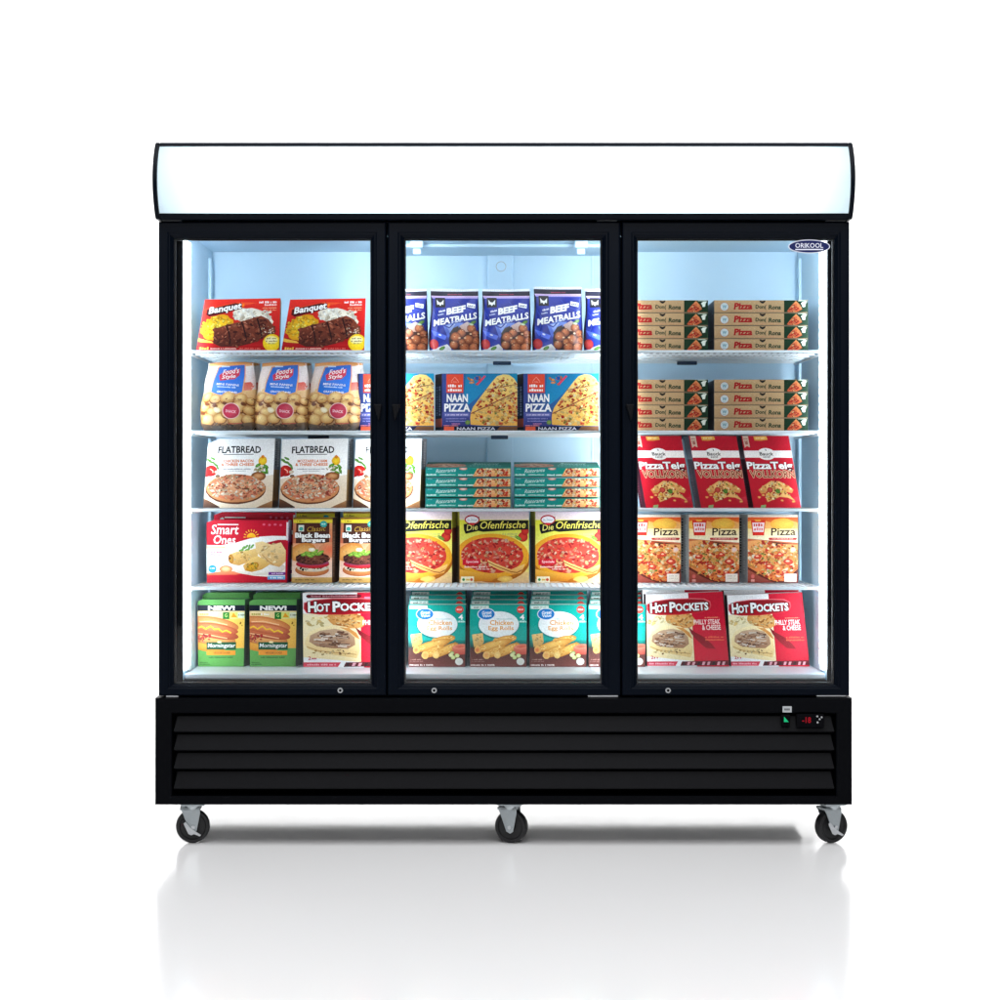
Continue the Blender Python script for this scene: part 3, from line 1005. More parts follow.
def art_crepes():
    P = Print(82, 62, ((206, 8, 52), (190, 6, 44)), 21)
    sw = [(0, 25), (14, 25.2), (28, 23), (42, 18.8), (54, 16.4), (66, 15.6), (80, 15.8), (80, 55.5), (62, 56), (48, 55), (36, 53), (22, 52.6), (12, 54), (0, 54.4)]
    P.poly(sw, (252, 252, 250), (248, 240, 232))
    P.poly([(0, 26), (20, 26.2), (18, 28.4), (0, 28.6)], (246, 190, 130), (250, 226, 196))
    P.poly([(0, 53), (12, 51), (24, 50), (38, 52.5), (30, 54), (0, 54.6)], (240, 160, 110), (226, 110, 80))
    P.poly([(60, 22.5), (72, 19.5), (80, 19.5), (80, 35), (70, 26)], (196, 20, 50), (150, 8, 36))
    for k in range(9):
        a = R(180 + 22.5 * k)
        P.stroke([(45 + 5.6 * math.cos(a), 17 + 5.6 * math.sin(a)), (45 + 7.8 * math.cos(a), 17 + 7.8 * math.sin(a))], 0.9, (250, 190, 60))
    P.poly([(45 + 4.6 * math.cos(R(180 + 15 * k)), 17.4 + 4.6 * math.sin(R(180 + 15 * k))) for k in range(13)], (255, 214, 60), (250, 180, 30))
    for a in ((37, 28, -60), (40, 26.5, -40), (43, 27, -75), (46, 26, -50), (41, 29.5, -20), (35, 30, -10)):
        P.ell(a[0], a[1], 2.9, 1.1, (140, 185, 100), (80, 140, 60), a[2], 10, 0.1)
    P.ell(52, 47, 28, 7.5, (250, 248, 244), (226, 214, 200), 0, 26)
    def roll(pts, c, c2):
        P.poly(pts, c, c2)
    roll([(23, 34), (30, 31.5), (42, 30), (52, 27.5), (52, 35), (46, 40), (33, 45), (25, 43.5), (22, 39)], (240, 208, 140), (206, 156, 84))
    P.scatter(35, 37, 11, 5, 26, [(248, 224, 166), (228, 186, 110), (214, 166, 92)], 0.6, 1.8, 0.6)
    P.ell(24.6, 38.5, 2.8, 4.6, (206, 160, 60), (170, 112, 40), -8); P.ell(23.6, 38, 1, 1.2, (110, 60, 30))
    roll([(49, 22.5), (56, 21), (66, 24.5), (75, 22), (80, 30), (80, 41), (74, 46.5), (64, 44), (56, 38), (50, 31)], (246, 220, 166), (222, 178, 116))
    P.scatter(66, 33, 13, 10, 60, [(250, 230, 186), (236, 200, 144), (226, 186, 122), (244, 214, 160)], 0.6, 2.0, 0.6, 0.3, 0.93)
    P.stroke([(56, 34), (62, 40), (68, 44.5)], 0.8, (196, 146, 86)); P.stroke([(64, 26), (58, 30)], 0.6, (206, 160, 100))
    roll([(37, 45), (46, 37), (52, 35.4), (60, 40), (64, 44), (56, 49), (46, 51.5), (39, 50)], (240, 206, 132), (210, 156, 70))
    P.ell(46.5, 46, 7, 3.8, (226, 176, 40), (190, 130, 30), -24, 16, 0.08)
    P.scatter(46.5, 45.6, 6.4, 3.4, 30, [(236, 190, 50), (206, 150, 30), (250, 220, 90), (150, 110, 40), (120, 130, 50)], 0.5, 1.2)
    P.text('Smart', 4.5, 5, 27, 9.2, WHITE, 0.014, 0.16); P.rect(11, 4.2, 32, 5.2, WHITE)
    P.text('Ones', 6.5, 15.4, 22, 8.2, WHITE, 0.014, 0.16)
    P.micro(1.6, 31, 14, 1.6, (190, 40, 110)); P.micro(1.6, 33.6, 12, 1.5, (120, 60, 130)); P.micro(1.6, 36.5, 15, 1.1, (140, 140, 160)); P.micro(1.6, 38.6, 16, 1.1, (140, 140, 160)); P.micro(1.6, 40.8, 13, 1.1, (140, 140, 160)); P.micro(1.6, 43, 17, 1.0, (150, 150, 170))
    P.ell(5.8, 48.4, 4.2, 3.9, (60, 180, 226), (30, 150, 206), 0, 20); P.micro(3.2, 47, 5, 1.2, WHITE)
    P.ell(19.5, 48.6, 6.6, 3.6, (246, 196, 140), (222, 130, 80), 0, 20); P.ell(19.5, 48.2, 4.6, 2.2, (250, 222, 176), (236, 180, 120))
    P.grid(63, 51.4, 80, 54.4, ((130, 60, 150), (110, 50, 140)), 2, 2); P.micro(66, 52.2, 12, 1.3, (226, 200, 236))
    P.grid(62, 55.2, 80, 58.8, ((150, 206, 236), (70, 150, 210)), 2, 2); P.micro(65, 56.2, 13, 1.6, WHITE)
    for k, wd in enumerate((3.4, 3.4, 4, 3.4)): P.ell(57.5 + k * 5.6, 4.4 + (k % 2) * 0.4, wd / 2, 1.3, (236, 120, 150), (210, 50, 90), 0, 10)
    P.rect(80.2, 2, 82, 20, (246, 236, 240))
    return P

def art_burger():
    P = Print(40, 66, ((88, 46, 32), (58, 28, 22)), 31)
    P.grid(0, 0, 40, 5.4, ((120, 60, 30), (246, 224, 70)), 4, 3)
    P.rect(0, 2.2, 40, 5.2, (240, 220, 66)); P.micro(3, 3, 8, 1.4, (120, 100, 40))
    P.grid(0, 5.6, 3, 26, ((214, 140, 100), (196, 110, 84)), 2, 2); P.grid(37, 5.6, 40, 26, ((226, 160, 110), (206, 120, 90)), 2, 2)
    P.grid(0, 26, 40, 66, ((226, 160, 120), (240, 226, 214)), 6, 8)
    P.ell(38, 33, 12, 8, (226, 120, 84), (214, 150, 110), 0, 18, 0.05)
    P.ell(10, 35, 14, 9, (238, 186, 110), (206, 132, 62), -16, 24); P.scatter(10, 33, 10, 5, 16, [(250, 216, 150), (244, 200, 130)], 0.3, 0.8)
    P.ell(20, 53, 17, 6.5, (224, 156, 96), (182, 104, 60), 0, 24); P.ell(21, 50.4, 16.4, 4.6, (246, 232, 210), (214, 196, 170), 0, 22, 0.05)
    P.scatter(21, 51, 15, 2.6, 26, [(250, 246, 236), (40, 36, 34), (110, 150, 60), (240, 226, 200), (60, 52, 44)], 0.7, 1.7, 0.8)
    P.ell(20.5, 47, 16.8, 4.6, (220, 60, 70), (176, 30, 48), 0, 24); P.ell(20.5, 45.2, 16, 3.4, (190, 100, 130), (150, 60, 96), 0, 20, 0.05)
    P.ell(20.5, 41.5, 17.4, 6.4, (134, 76, 58), (86, 42, 36), 0, 26, 0.03)
    P.scatter(20.5, 41, 16.4, 5.6, 90, [(150, 88, 66), (110, 58, 46), (84, 40, 34), (176, 110, 84), (66, 32, 30)], 0.6, 1.8, 0.6)
    for a in ((12, 37, -20), (16, 36, 10), (20, 37.4, -8), (25, 36.6, 14), (22, 34.6, -24), (17, 38.2, 20), (28, 35.6, -30)):
        P.ell(a[0], a[1], 4.2, 1.7, (170, 204, 90), (90, 140, 44), a[2], 12, 0.12)
    P.ell(19.5, 32.4, 3.6, 2.0, (252, 248, 232), (226, 216, 180), 0, 12, 0.1)
    P.grid(0, 60.5, 40, 66, ((214, 176, 110), (190, 150, 84)), 3, 2); P.micro(3, 62.4, 20, 1.2, (120, 90, 50))
    P.rect(5.4, 7.6, 11, 14, (236, 236, 226)); P.ell(8.2, 11.4, 2.2, 2.0, (90, 196, 180), (60, 160, 150))
    P.ell(31, 6.6, 3.6, 3.4, (90, 200, 190), (50, 160, 156), 0, 16); P.micro(29, 6, 4, 1, WHITE)
    P.text('Classic', 13.5, 9.4, 19, 5, (206, 166, 70), 0.0, 0.25, -3)
    P.text('Black Bean', 2.4, 15.6, 35, 4.6, WHITE, 0.045, 0, 0, (40, 18, 14), 0.03)
    P.text('Burgers', 9.4, 20.8, 23, 5.0, WHITE, 0.045, 0, 0, (40, 18, 14), 0.03)
    return P

def art_hotdog():
    P = Print(47.5, 66, ((104, 168, 92), (110, 178, 92)), 41)
    P.grid(0, 11.2, 47.5, 48, ((248, 226, 176), (244, 196, 104)), 6, 6)
    P.grid(30, 19, 47.5, 47, ((250, 214, 110), (246, 190, 80)), 4, 4)
    P.ell(8, 44, 22, 7, (240, 180, 70), (222, 140, 40), 10, 22)
    def dog(cx, cy, rx, ry, rot, c, c1): P.ell(cx, cy, rx, ry, c, c1, rot, 30, 0.0, (0, -0.4))
    dog(13, 37.5, 26, 7.4, 9, (244, 190, 120), (206, 132, 66))
    dog(16, 24, 26, 6.8, 9, (240, 172, 110), (206, 124, 70))
    dog(15, 32.5, 27, 5.6, 10, (226, 130, 84), (176, 80, 48))
    dog(17, 28.6, 24.5, 5.0, 8, (236, 150, 100), (190, 92, 56))
    P.stroke([(-1, 28.5), (4, 26.6), (8, 29.2), (13, 26.4), (17, 29.6), (21, 29.0), (25, 32), (29, 30.6), (34, 33.2)], 1.7, (252, 214, 70), (246, 190, 40))
    P.stroke([(2, 22), (14, 21.6), (30, 25)], 1.1, (250, 206, 160))
    P.stroke([(0, 33.4), (14, 35.4), (30, 38.4)], 1.0, (250, 200, 150))
    P.scatter(5, 38, 8.5, 4, 26, [(206, 40, 40), (170, 24, 34), (230, 80, 70), (240, 150, 130)], 0.8, 2.2)
    P.scatter(43, 25, 2.5, 3, 6, [(150, 100, 30), (190, 140, 40)], 0.4, 0.9)
    P.rect(0, 5.6, 47.5, 11.4, (14, 26, 48))
    P.text('NEW!', 11, 6.6, 26, 3.9, WHITE, 0.05)
    P.micro(2, 13.6, 9, 2, (190, 180, 100)); P.micro(11.6, 13.6, 8, 2, (255, 252, 244))
    P.rect(25.4, 12.6, 32, 19.4, (30, 130, 50)); P.text('G', 27.4, 14, 2.6, 3.4, (200, 236, 140), 0.02)
    P.rect(32, 12.4, 47.5, 18.4, (226, 232, 130)); P.poly([(36, 13), (40, 17.6), (33.6, 17.6)], (240, 170, 40)); P.rect(40.6, 12.8, 47, 18, (228, 236, 216)); P.micro(41.4, 14.6, 5, 1.4, (120, 140, 100))
    P.rect(8.8, 42, 39.2, 49.4, (14, 96, 58))
    P.text('Morningstar', 10, 43.4, 28, 5.0, WHITE, 0.012, 0.12)
    P.ell(22, 42, 2.4, 1.0, (250, 240, 190))
    P.rect(9, 50.4, 38.6, 54.8, (244, 164, 52)); P.text('VEGGIE DOGS', 16, 51.6, 17, 1.9, (110, 60, 20), 0.01)
    P.micro(11, 56.4, 25, 1.2, (60, 110, 56)); P.micro(1.4, 61.6, 9, 0.9, (50, 100, 50)); P.micro(1.4, 63.4, 11, 0.9, (50, 100, 50))
    return P

def art_pocket(big=False):
    P = Print(82, 72, ((250, 250, 250), (246, 244, 244)), 51)
    P.grid(46, 0, 82, 72, ((200, 16, 54), (214, 22, 60)), 4, 6)
    P.poly([(45, 0), (49, 0), (47, 20), (50, 72), (46, 72)], (200, 16, 54), (210, 20, 58))
    if big:
        P.poly([(4, 1.6), (47, 1.6), (49, 3), (47, 5), (4, 5), (2.6, 3.2)], (110, 12, 28)); P.micro(7, 2.4, 38, 1.6, (206, 140, 150))
        P.rect(51, 4, 82, 5.6, (240, 130, 150))
    P.grid(0, 20, 47.6, 66.5, ((246, 236, 200), (240, 224, 178)), 6, 6)
    P.poly([(0, 62), (20, 64), (48, 67), (50, 72), (0, 72)], (236, 236, 238), (250, 250, 250))
    P.ell(36, 26, 16, 8, (232, 184, 116), (220, 160, 92), 10, 20, 0.06)
    P.scatter(36, 26, 13, 6.5, 46, [(238, 196, 130), (216, 150, 80), (250, 222, 166), (206, 138, 66)], 0.6, 2.2, 0.6, 0.3, 0.92)
    P.scatter(12, 27, 11, 5, 22, [(244, 222, 160), (238, 208, 140), (250, 236, 190)], 0.8, 2.6, 0.6, 0.3, 0.95)
    P.poly([(2, 44), (6, 37), (14, 33), (26, 31), (36, 33), (43, 38), (46, 45), (46.6, 56), (44, 63), (30, 60.6), (14, 57.6), (4, 54), (1.4, 49)], (250, 236, 190), (232, 202, 140))
    P.poly([(6, 41), (14, 36.4), (26, 34.6), (37, 37), (42.6, 43), (43, 50), (37, 54), (24, 53.6), (11, 51.4), (5, 47)], (206, 176, 146), (172, 128, 96))
    fill = [(196, 168, 146), (150, 104, 76), (222, 204, 186), (176, 136, 108), (120, 80, 58), (238, 224, 208), (164, 118, 88)]
    for k in range(46):
        y = P.rng.uniform(37.4, 52)
        hw = 17.5 * math.sqrt(max(0.05, 1 - ((y - 45) / 9.4) ** 2))
        x = 24.5 + P.rng.uniform(-hw, hw * 0.55)
        l = P.rng.uniform(4, 10)
        c = P.rng.choice(fill)
        P.stroke([(x, y), (x + l * 0.35, y - P.rng.uniform(-0.4, 0.9)), (x + l * 0.7, y + 0.4), (min(x + l, 24.5 + hw), y + P.rng.uniform(-0.3, 0.8))], P.rng.uniform(0.8, 1.9), c, tuple(v * 0.86 for v in c))
    P.scatter(24, 45, 15, 7, 16, [(92, 58, 42), (80, 52, 40)], 0.4, 1.1, 0.5)
    P.stroke([(3, 52), (12, 55.6), (26, 57.6), (44, 59.4)], 0.9, (190, 146, 84), (214, 176, 116))
    P.scatter(24, 57.6, 20, 2.4, 26, [(206, 166, 96), (150, 106, 54), (246, 226, 176), (232, 204, 140)], 0.5, 1.3)
    P.poly([(30, 33), (38, 34), (44, 38.6), (47, 45), (43.6, 43), (38, 37.6)], (226, 166, 92), (206, 140, 70))
    P.poly([(43, 33), (49, 38), (58, 43), (66, 50), (70, 55), (60, 54), (52, 47), (46, 40)], (130, 8, 30), (160, 10, 40))
    P.poly([(1, 9.4), (9, 6.6), (24, 5.2), (48, 5.2), (62, 6), (68, 9), (68.6, 13), (66.6, 17), (56, 19.6), (34, 21.2), (14, 21), (3, 19.4), (0.6, 15)], (236, 120, 130), (206, 30, 50))
    P.poly([(1.8, 10), (9, 7.4), (24, 6), (48, 6), (61, 6.8), (67, 9.6), (67.6, 13), (65.6, 16.4), (56, 18.8), (34, 20.4), (14, 20.2), (3.6, 18.6), (1.6, 15)], (150, 10, 30), (176, 16, 38))
    for s, x, y, wd, h in (('H', 4.6, 9, 6.4, 9.2), ('OT', 11.4, 10.8, 10.6, 7.2), ('P', 25, 8.8, 5.8, 9.2), ('OCKETS', 31.2, 10.4, 34, 7.0)):
        P.text(s, x, y, wd, h, WHITE, 0.035, 0, -0.8, (30, 6, 10), 0.05)
    P.micro(61, 24, 15, 1.0, (246, 150, 120))
    P.text('PHILLY STEAK', 49.4, 26.4, 27, 4.6, (250, 226, 222), 0.02); P.text('& CHEESE', 57.6, 31.8, 19, 4.6, (250, 226, 222), 0.02)
    P.micro(59, 42.6, 20, 1.6, (240, 110, 80)); P.micro(60, 45.4, 19, 1.5, (240, 110, 80))
    P.text('2', 4, 61.4, 2.4, 3.2, (200, 40, 60), 0.02); P.micro(7, 62.6, 4, 1.6, (200, 60, 80))
    P.poly([(0, 67), (31, 67), (28.4, 71.4), (0, 71.4)], (214, 60, 84), (226, 80, 100)); P.micro(2, 68.4, 25, 1.6, (246, 180, 190))
    P.poly([(35, 67), (82, 66), (82, 70.6), (33, 71.4)], (120, 10, 36), (90, 8, 28))
    for k in range(9): P.poly([(36 + k * 5, 67.4), (38.6 + k * 5, 67.4), (37.2 + k * 5, 70.6), (34.8 + k * 5, 70.6)], (226, 170, 180) if k % 3 else (60, 8, 24))
    return P

def art_naan():
    P = Print(75, 55, ((64, 84, 150), (34, 160, 198), (46, 110, 170), (70, 74, 140)), 61)
    P.poly([(24, 0), (62, 0), (46, 12), (34, 24), (26, 30), (22, 20)], (34, 140, 188), (40, 150, 196))
    P.grid(0, 37, 34, 51, ((84, 92, 160), (60, 64, 128)), 4, 3)
    sl = [(55, 2.6), (61, 0.8), (67, 1.4), (72, 5), (75, 10), (75, 50), (45, 50), (34, 49.4), (28.6, 49), (28.2, 43), (28.6, 38), (31, 32), (36, 25.5), (44, 15.5), (50, 8)]
    P.poly(sl, (250, 224, 140), (240, 184, 90))
    isl = in_poly([(56, 4), (61, 3), (67, 3.6), (71, 7), (75, 11), (75, 48.6), (45, 48.8), (31, 48), (30.4, 42), (33, 33), (38, 26.5), (46, 16.5), (52, 9)])
    P.scatter(54, 27, 27, 26, 300, [(246, 206, 126), (250, 224, 160), (236, 170, 90), (222, 96, 60), (206, 60, 46), (244, 190, 110), (252, 236, 190), (230, 130, 80), (250, 214, 140)], 0.7, 2.3, 0.75, 0.3, 0.86, isl)
    P.scatter(54, 27, 26, 25, 26, [(96, 128, 60), (130, 150, 70), (110, 50, 80), (190, 30, 40)], 0.7, 1.5, 0.7, 0.3, 0.8, isl)
    P.stroke([(28.8, 38.4), (40, 33.6), (54, 27), (68, 20.6), (75, 17.6)], 1.0, (130, 66, 56), (170, 96, 80))
    P.stroke([(43, 16), (56, 13.6), (68, 11.4), (75, 10.4)], 0.7, (160, 90, 80))
    P.rect(4.4, 0.6, 21.2, 18.4, (236, 88, 62))
    P.stroke([(9.6, 7), (12.8, 3.4), (16, 7)], 0.6, (250, 170, 150)); P.micro(9, 7.4, 8, 1.2, (246, 150, 130))
    P.micro(6, 10.4, 13.6, 2.6, WHITE); P.micro(6, 14.4, 13.6, 2.6, WHITE)
    P.scatter(33, 6.5, 8, 4.5, 10, [(240, 170, 100), (236, 120, 90), (226, 150, 80)], 1.2, 2.2); P.poly([(34, 10), (42, 2), (44, 2.6), (36, 11)], (226, 80, 110)); P.ell(35, 4.5, 2, 1.8, (40, 100, 180))
    P.text('NAAN', 5, 20, 20.5, 7, WHITE, 0.035); P.text('PIZZA', 2.6, 29.2, 25, 7, WHITE, 0.035)
    P.rect(2.4, 38, 27, 41, (120, 124, 184)); P.micro(3.4, 38.9, 22, 1.2, (220, 214, 240)); P.micro(4, 42.6, 20, 1.1, (150, 150, 206)); P.micro(4, 45, 21, 1.1, (150, 150, 206)); P.micro(9, 47.6, 9, 1, (210, 140, 180))
    P.ell(25.6, 46.8, 2.6, 2.2, (140, 160, 90), (90, 130, 70))
    P.grid(0, 50.4, 75, 55, ((20, 30, 66), (12, 18, 44)), 4, 2)
    P.rect(2, 50.9, 12, 54.8, (226, 100, 70)); P.text('NAAN PIZZA', 15, 51.4, 38, 2.6, (226, 226, 240), 0.01)
    P.poly([(58, 50.6), (75, 50.6), (75, 55), (54, 55)], (130, 90, 60), (96, 66, 50))
    P.micro(2, 49.4, 14, 0.9, (240, 150, 150))
    return P

def art_tealside():
    P = Print(86, 10, ((22, 142, 130), (16, 156, 134)), 71)
    P.poly([(0, 0), (46, 0), (42, 9), (0, 9)], (24, 140, 140), (30, 160, 146))
    P.poly([(52, 0.8), (85.2, 0.8), (85.2, 9), (47.6, 9)], (250, 206, 150), (236, 160, 104))
    ip = in_poly([(53, 1), (84.6, 1), (84.6, 8.6), (49.4, 8.6)])
    P.scatter(67, 5, 19, 5, 90, [(246, 190, 110), (226, 80, 56), (206, 50, 44), (250, 224, 180), (236, 130, 80), (190, 40, 40), (252, 236, 206)], 0.5, 1.8, 0.8, 0.3, 0.82, ip)
    P.grid(0, 9.3, 86, 10, ((28, 70, 66), (20, 40, 40)), 2, 1)
    P.text('Ristorante', 10, 1.6, 20, 3.8, (226, 246, 240), 0.0, 0.35, -4)
    P.ell(38, 0.9, 4, 1.4, (250, 236, 226), (220, 120, 100), 0, 14)
    P.micro(1, 6.4, 10, 1.6, (210, 240, 234)); P.micro(14, 6.6, 16, 1.2, (190, 230, 222)); P.micro(33, 6.8, 15, 1.4, (240, 250, 246)); P.micro(1.6, 0.6, 5, 0.9, (150, 206, 200))
    return P

def art_tealtop():
    P = Print(86, 40, ((20, 110, 90), (24, 150, 130)), 72)
    P.ell(19, 24, 22, 14, (240, 196, 160), (226, 140, 110), 0, 24, 0.04)
    P.scatter(19, 24, 20, 12, 60, [(246, 200, 160), (226, 110, 84), (250, 226, 196), (210, 80, 60)], 0.8, 2.6)
    P.text('Ristorante', 46, 6, 26, 12, (210, 240, 226), 0.0, 0.3); P.micro(44, 24, 32, 4, (150, 210, 190))
    return P

def art_oven():
    P = Print(70, 71, ((240, 232, 120), (236, 232, 90), (240, 224, 140), (240, 226, 130)), 81)
    P.grid(0, 0, 70, 8, ((216, 196, 210), (246, 226, 214)), 4, 3)
    P.grid(0, 8, 70, 28, ((232, 228, 70), (226, 226, 110)), 4, 4)
    P.grid(0, 60, 70, 71, ((236, 206, 140), (226, 190, 150)), 3, 2)
    P.ell(64, 25, 5, 5, (222, 70, 50), (180, 36, 36), 0, 16); P.ell(59, 26, 4, 1.6, (140, 176, 70), (90, 130, 50), 30); P.ell(66, 19, 4, 4.4, (210, 54, 44), (170, 30, 34))
    P.micro(42, 21.4, 16, 1.6, (190, 190, 120)); P.micro(44, 24, 13, 1.4, (190, 190, 120))
    # deep pan pizza, one slice drawn forward
    P.ell(33, 47, 38, 23.6, (206, 140, 36), (176, 104, 24), 2, 36)
    P.ell(33, 44, 37, 22.2, (246, 204, 80), (232, 166, 40), 2, 36)
    P.ell(33, 43.4, 31.5, 18, (220, 84, 62), (206, 60, 50), 2, 34)
    isz = in_poly([(0, 28), (64, 28), (64, 60), (0, 62)])
    P.scatter(33, 42.8, 31, 17.6, 250, [(206, 44, 48), (226, 84, 70), (240, 150, 130), (242, 180, 150), (190, 30, 40), (240, 186, 130), (232, 110, 90), (246, 206, 176), (214, 66, 60)], 0.7, 2.5, 0.72, 0.32, 0.84, isz)
    P.scatter(33, 42, 28, 15, 24, [(84, 40, 36), (130, 60, 40), (150, 160, 70)], 0.5, 1.1)
    P.poly([(28, 48), (36, 51.6), (52, 57.6), (58, 55), (66, 52), (62, 61), (54, 62.6), (40, 58), (30, 53)], (250, 222, 150), (226, 160, 70))
    P.stroke([(28.6, 50), (36, 53.8), (52, 59.8), (58, 60.6), (63, 58)], 0.9, (150, 84, 40))
    P.poly([(0, 57), (12, 60), (26, 61.4), (38, 61), (38, 65.4), (32, 69), (16, 69.6), (0, 67)], (242, 190, 76), (206, 130, 36))
    P.ell(46, 67, 8, 3, (248, 214, 120), (226, 176, 90), 0, 16, 0.1)
    P.poly([(8, 6.4), (20, 5), (19, 11), (8, 12)], (30, 26, 24))
    P.poly([(4, 12.4), (18, 10.4), (19.4, 19), (6, 22), (4.4, 18)], (26, 24, 22)); P.poly([(17.6, 9.4), (36, 8.2), (69.4, 8.6), (69.6, 17.6), (50, 18.4), (24, 20), (18, 19)], (24, 22, 20))
    P.text('Die', 6.6, 13.2, 11, 5.8, (250, 240, 130), 0.0, 0.18, -6); P.text('Ofenfrische', 20, 9.8, 46, 7.2, (248, 238, 110), 0.005, 0.22, -1)
    P.ell(12.6, 7.8, 7.6, 4.8, (206, 40, 60), (190, 24, 48), 0, 24); P.ell(12.6, 8, 6.4, 3.6, (252, 250, 250), (246, 240, 244), 0, 22); P.text('Dr. Oetker', 8, 7, 9.4, 2, (60, 110, 170), 0.0); P.poly([(10, 11), (15.4, 11), (14.6, 13.4), (11, 13.4)], (214, 40, 60))
    P.poly([(3, 47.6), (21, 47), (21, 52.6), (3, 53.2)], (214, 30, 56)); P.text('Speciale', 6.6, 48.4, 12.4, 3.2, (252, 220, 226), 0.012); P.micro(4, 54.2, 24, 1.4, (252, 216, 210)); P.micro(16, 56.6, 14, 1.1, (250, 210, 200))
    P.rect(1.4, 64.6, 14.4, 70.6, (246, 240, 214)); P.ell(4, 67.6, 1.4, 1.4, (60, 150, 90)); P.ell(12, 67.6, 1.5, 1.5, (210, 90, 60)); P.rect(6.4, 66.8, 10.2, 68.6, (226, 196, 110))
    return P

def art_eggroll():
    P = Print(57, 63, ((0, 168, 156), (4, 176, 164)), 91)
    P.grid(0, 36, 57, 44, ((6, 150, 140), (40, 56, 54)), 4, 3)
    P.grid(0, 43.6, 57, 63, ((88, 52, 46), (132, 76, 70)), 4, 4)
    P.ell(28.6, 21, 20.8, 14, (0, 130, 130), (0, 140, 138), 0, 34)
    P.ell(29, 20, 20.2, 13.2, (252, 252, 252), (240, 248, 248), 0, 34)
    P.ell(16.6, 9.6, 9, 6.2, (236, 246, 252), (226, 240, 248), 0, 26); P.ell(16.6, 9.6, 8.2, 5.4, (50, 160, 222), (20, 120, 200), 0, 26)
    P.text('Great', 12, 6.8, 9.6, 3.2, WHITE, 0.02, 0.1, -5); P.text('Value', 12.4, 10.2, 9, 2.8, WHITE, 0.02, 0.1, -5)
    P.micro(25, 14, 18, 1.1, (170, 206, 206))
    P.text('Chicken', 20.4, 15.8, 23, 4.8, (240, 176, 84), 0.02, 0, 0); P.text('Egg Rolls', 18.8, 21.8, 25, 5.2, (240, 176, 84), 0.02)
    P.rect(1, 1, 19, 4.4, (232, 242, 236)); P.micro(4, 2, 5, 1.4, (80, 110, 90)); P.micro(10, 2, 8, 1.2, (150, 176, 170))
    P.ell(51, 5, 4, 3.8, (236, 96, 80), (220, 66, 60), 0, 20); P.micro(48.4, 4, 5.4, 1.7, (252, 226, 220))
    P.text('4', 50.4, 10.2, 4, 5, WHITE, 0.03); P.micro(49.4, 16.2, 6.6, 1.8, (220, 246, 242))
    P.poly([(2, 30.4), (13, 28.8), (14, 38), (12, 41), (4, 43)], (236, 204, 140), (210, 166, 96)); P.scatter(8, 35, 4.6, 4.6, 12, [(240, 214, 156), (222, 180, 110)], 0.5, 1.2)
    def roll(x0, y0, x1, y1, wd, cend):
        dx, dy = x1 - x0, y1 - y0
        l = math.hypot(dx, dy); nx, ny = -dy / l, dx / l
        P.ell((x0 + x1) / 2, (y0 + y1) / 2, l / 2 + wd * 0.3, wd * 0.56, (246, 206, 120), (214, 146, 56), math.degrees(math.atan2(dy, dx)), 26, 0.02, (0, -0.4))
        for k in range(26):
            t, s = P.rng.random(), P.rng.uniform(-0.42, 0.42)
            P.ell(x0 + dx * t + nx * wd * s, y0 + dy * t + ny * wd * s, P.rng.uniform(0.5, 1.6), P.rng.uniform(0.3, 0.7), P.rng.choice([(252, 226, 156), (226, 166, 76), (240, 190, 100), (206, 138, 56)]), None, math.degrees(math.atan2(dy, dx)), 7, 0.2)
        P.ell(x0, y0, wd * 0.42, wd * 0.5, (226, 170, 90), (236, 190, 110), 0, 14, 0.06)
    roll(26, 37.4, 45, 33.6, 7, 0)
    roll(8, 45.6, 40, 36.6, 8, 0); P.ell(7.6, 46, 3, 3.2, (226, 120, 70), (240, 190, 110), 0, 12, 0.08)
    roll(17, 51, 34, 43.6, 8, 0); P.ell(16.6, 51.2, 3.6, 3.8, (232, 168, 96), (246, 206, 130), 0, 14, 0.05)
    roll(28, 51, 48, 40.6, 7.4, 0); P.ell(27.6, 51, 3.4, 3.4, (248, 222, 150), (240, 200, 120), 0, 14, 0.05)
    P.poly([(44, 43), (57, 40.6), (57, 50.4), (46, 50.8), (44.4, 47)], (232, 140, 116), (196, 84, 72)); P.ell(52, 42.4, 7.4, 2.4, (206, 90, 70), (236, 156, 130), -6, 16)
    for a in ((44, 49, (110, 140, 60)), (45, 53.4, (190, 206, 130)), (49, 51.6, (206, 216, 140)), (42.6, 51, (226, 226, 176))): P.ell(a[0], a[1], 2.3, 2.1, (230, 236, 180), a[2], 0, 12, 0.06)
    P.ell(51, 57.6, 4, 3.7, (246, 246, 240), (226, 226, 220), 0, 20); P.ell(51, 57.6, 2.2, 2, (226, 230, 222))
    P.micro(1.6, 55, 12, 1.1, (190, 150, 140)); P.micro(1.6, 57, 13, 1.0, (170, 126, 120)); P.micro(1, 60.4, 24, 1.5, (240, 226, 220))
    return P

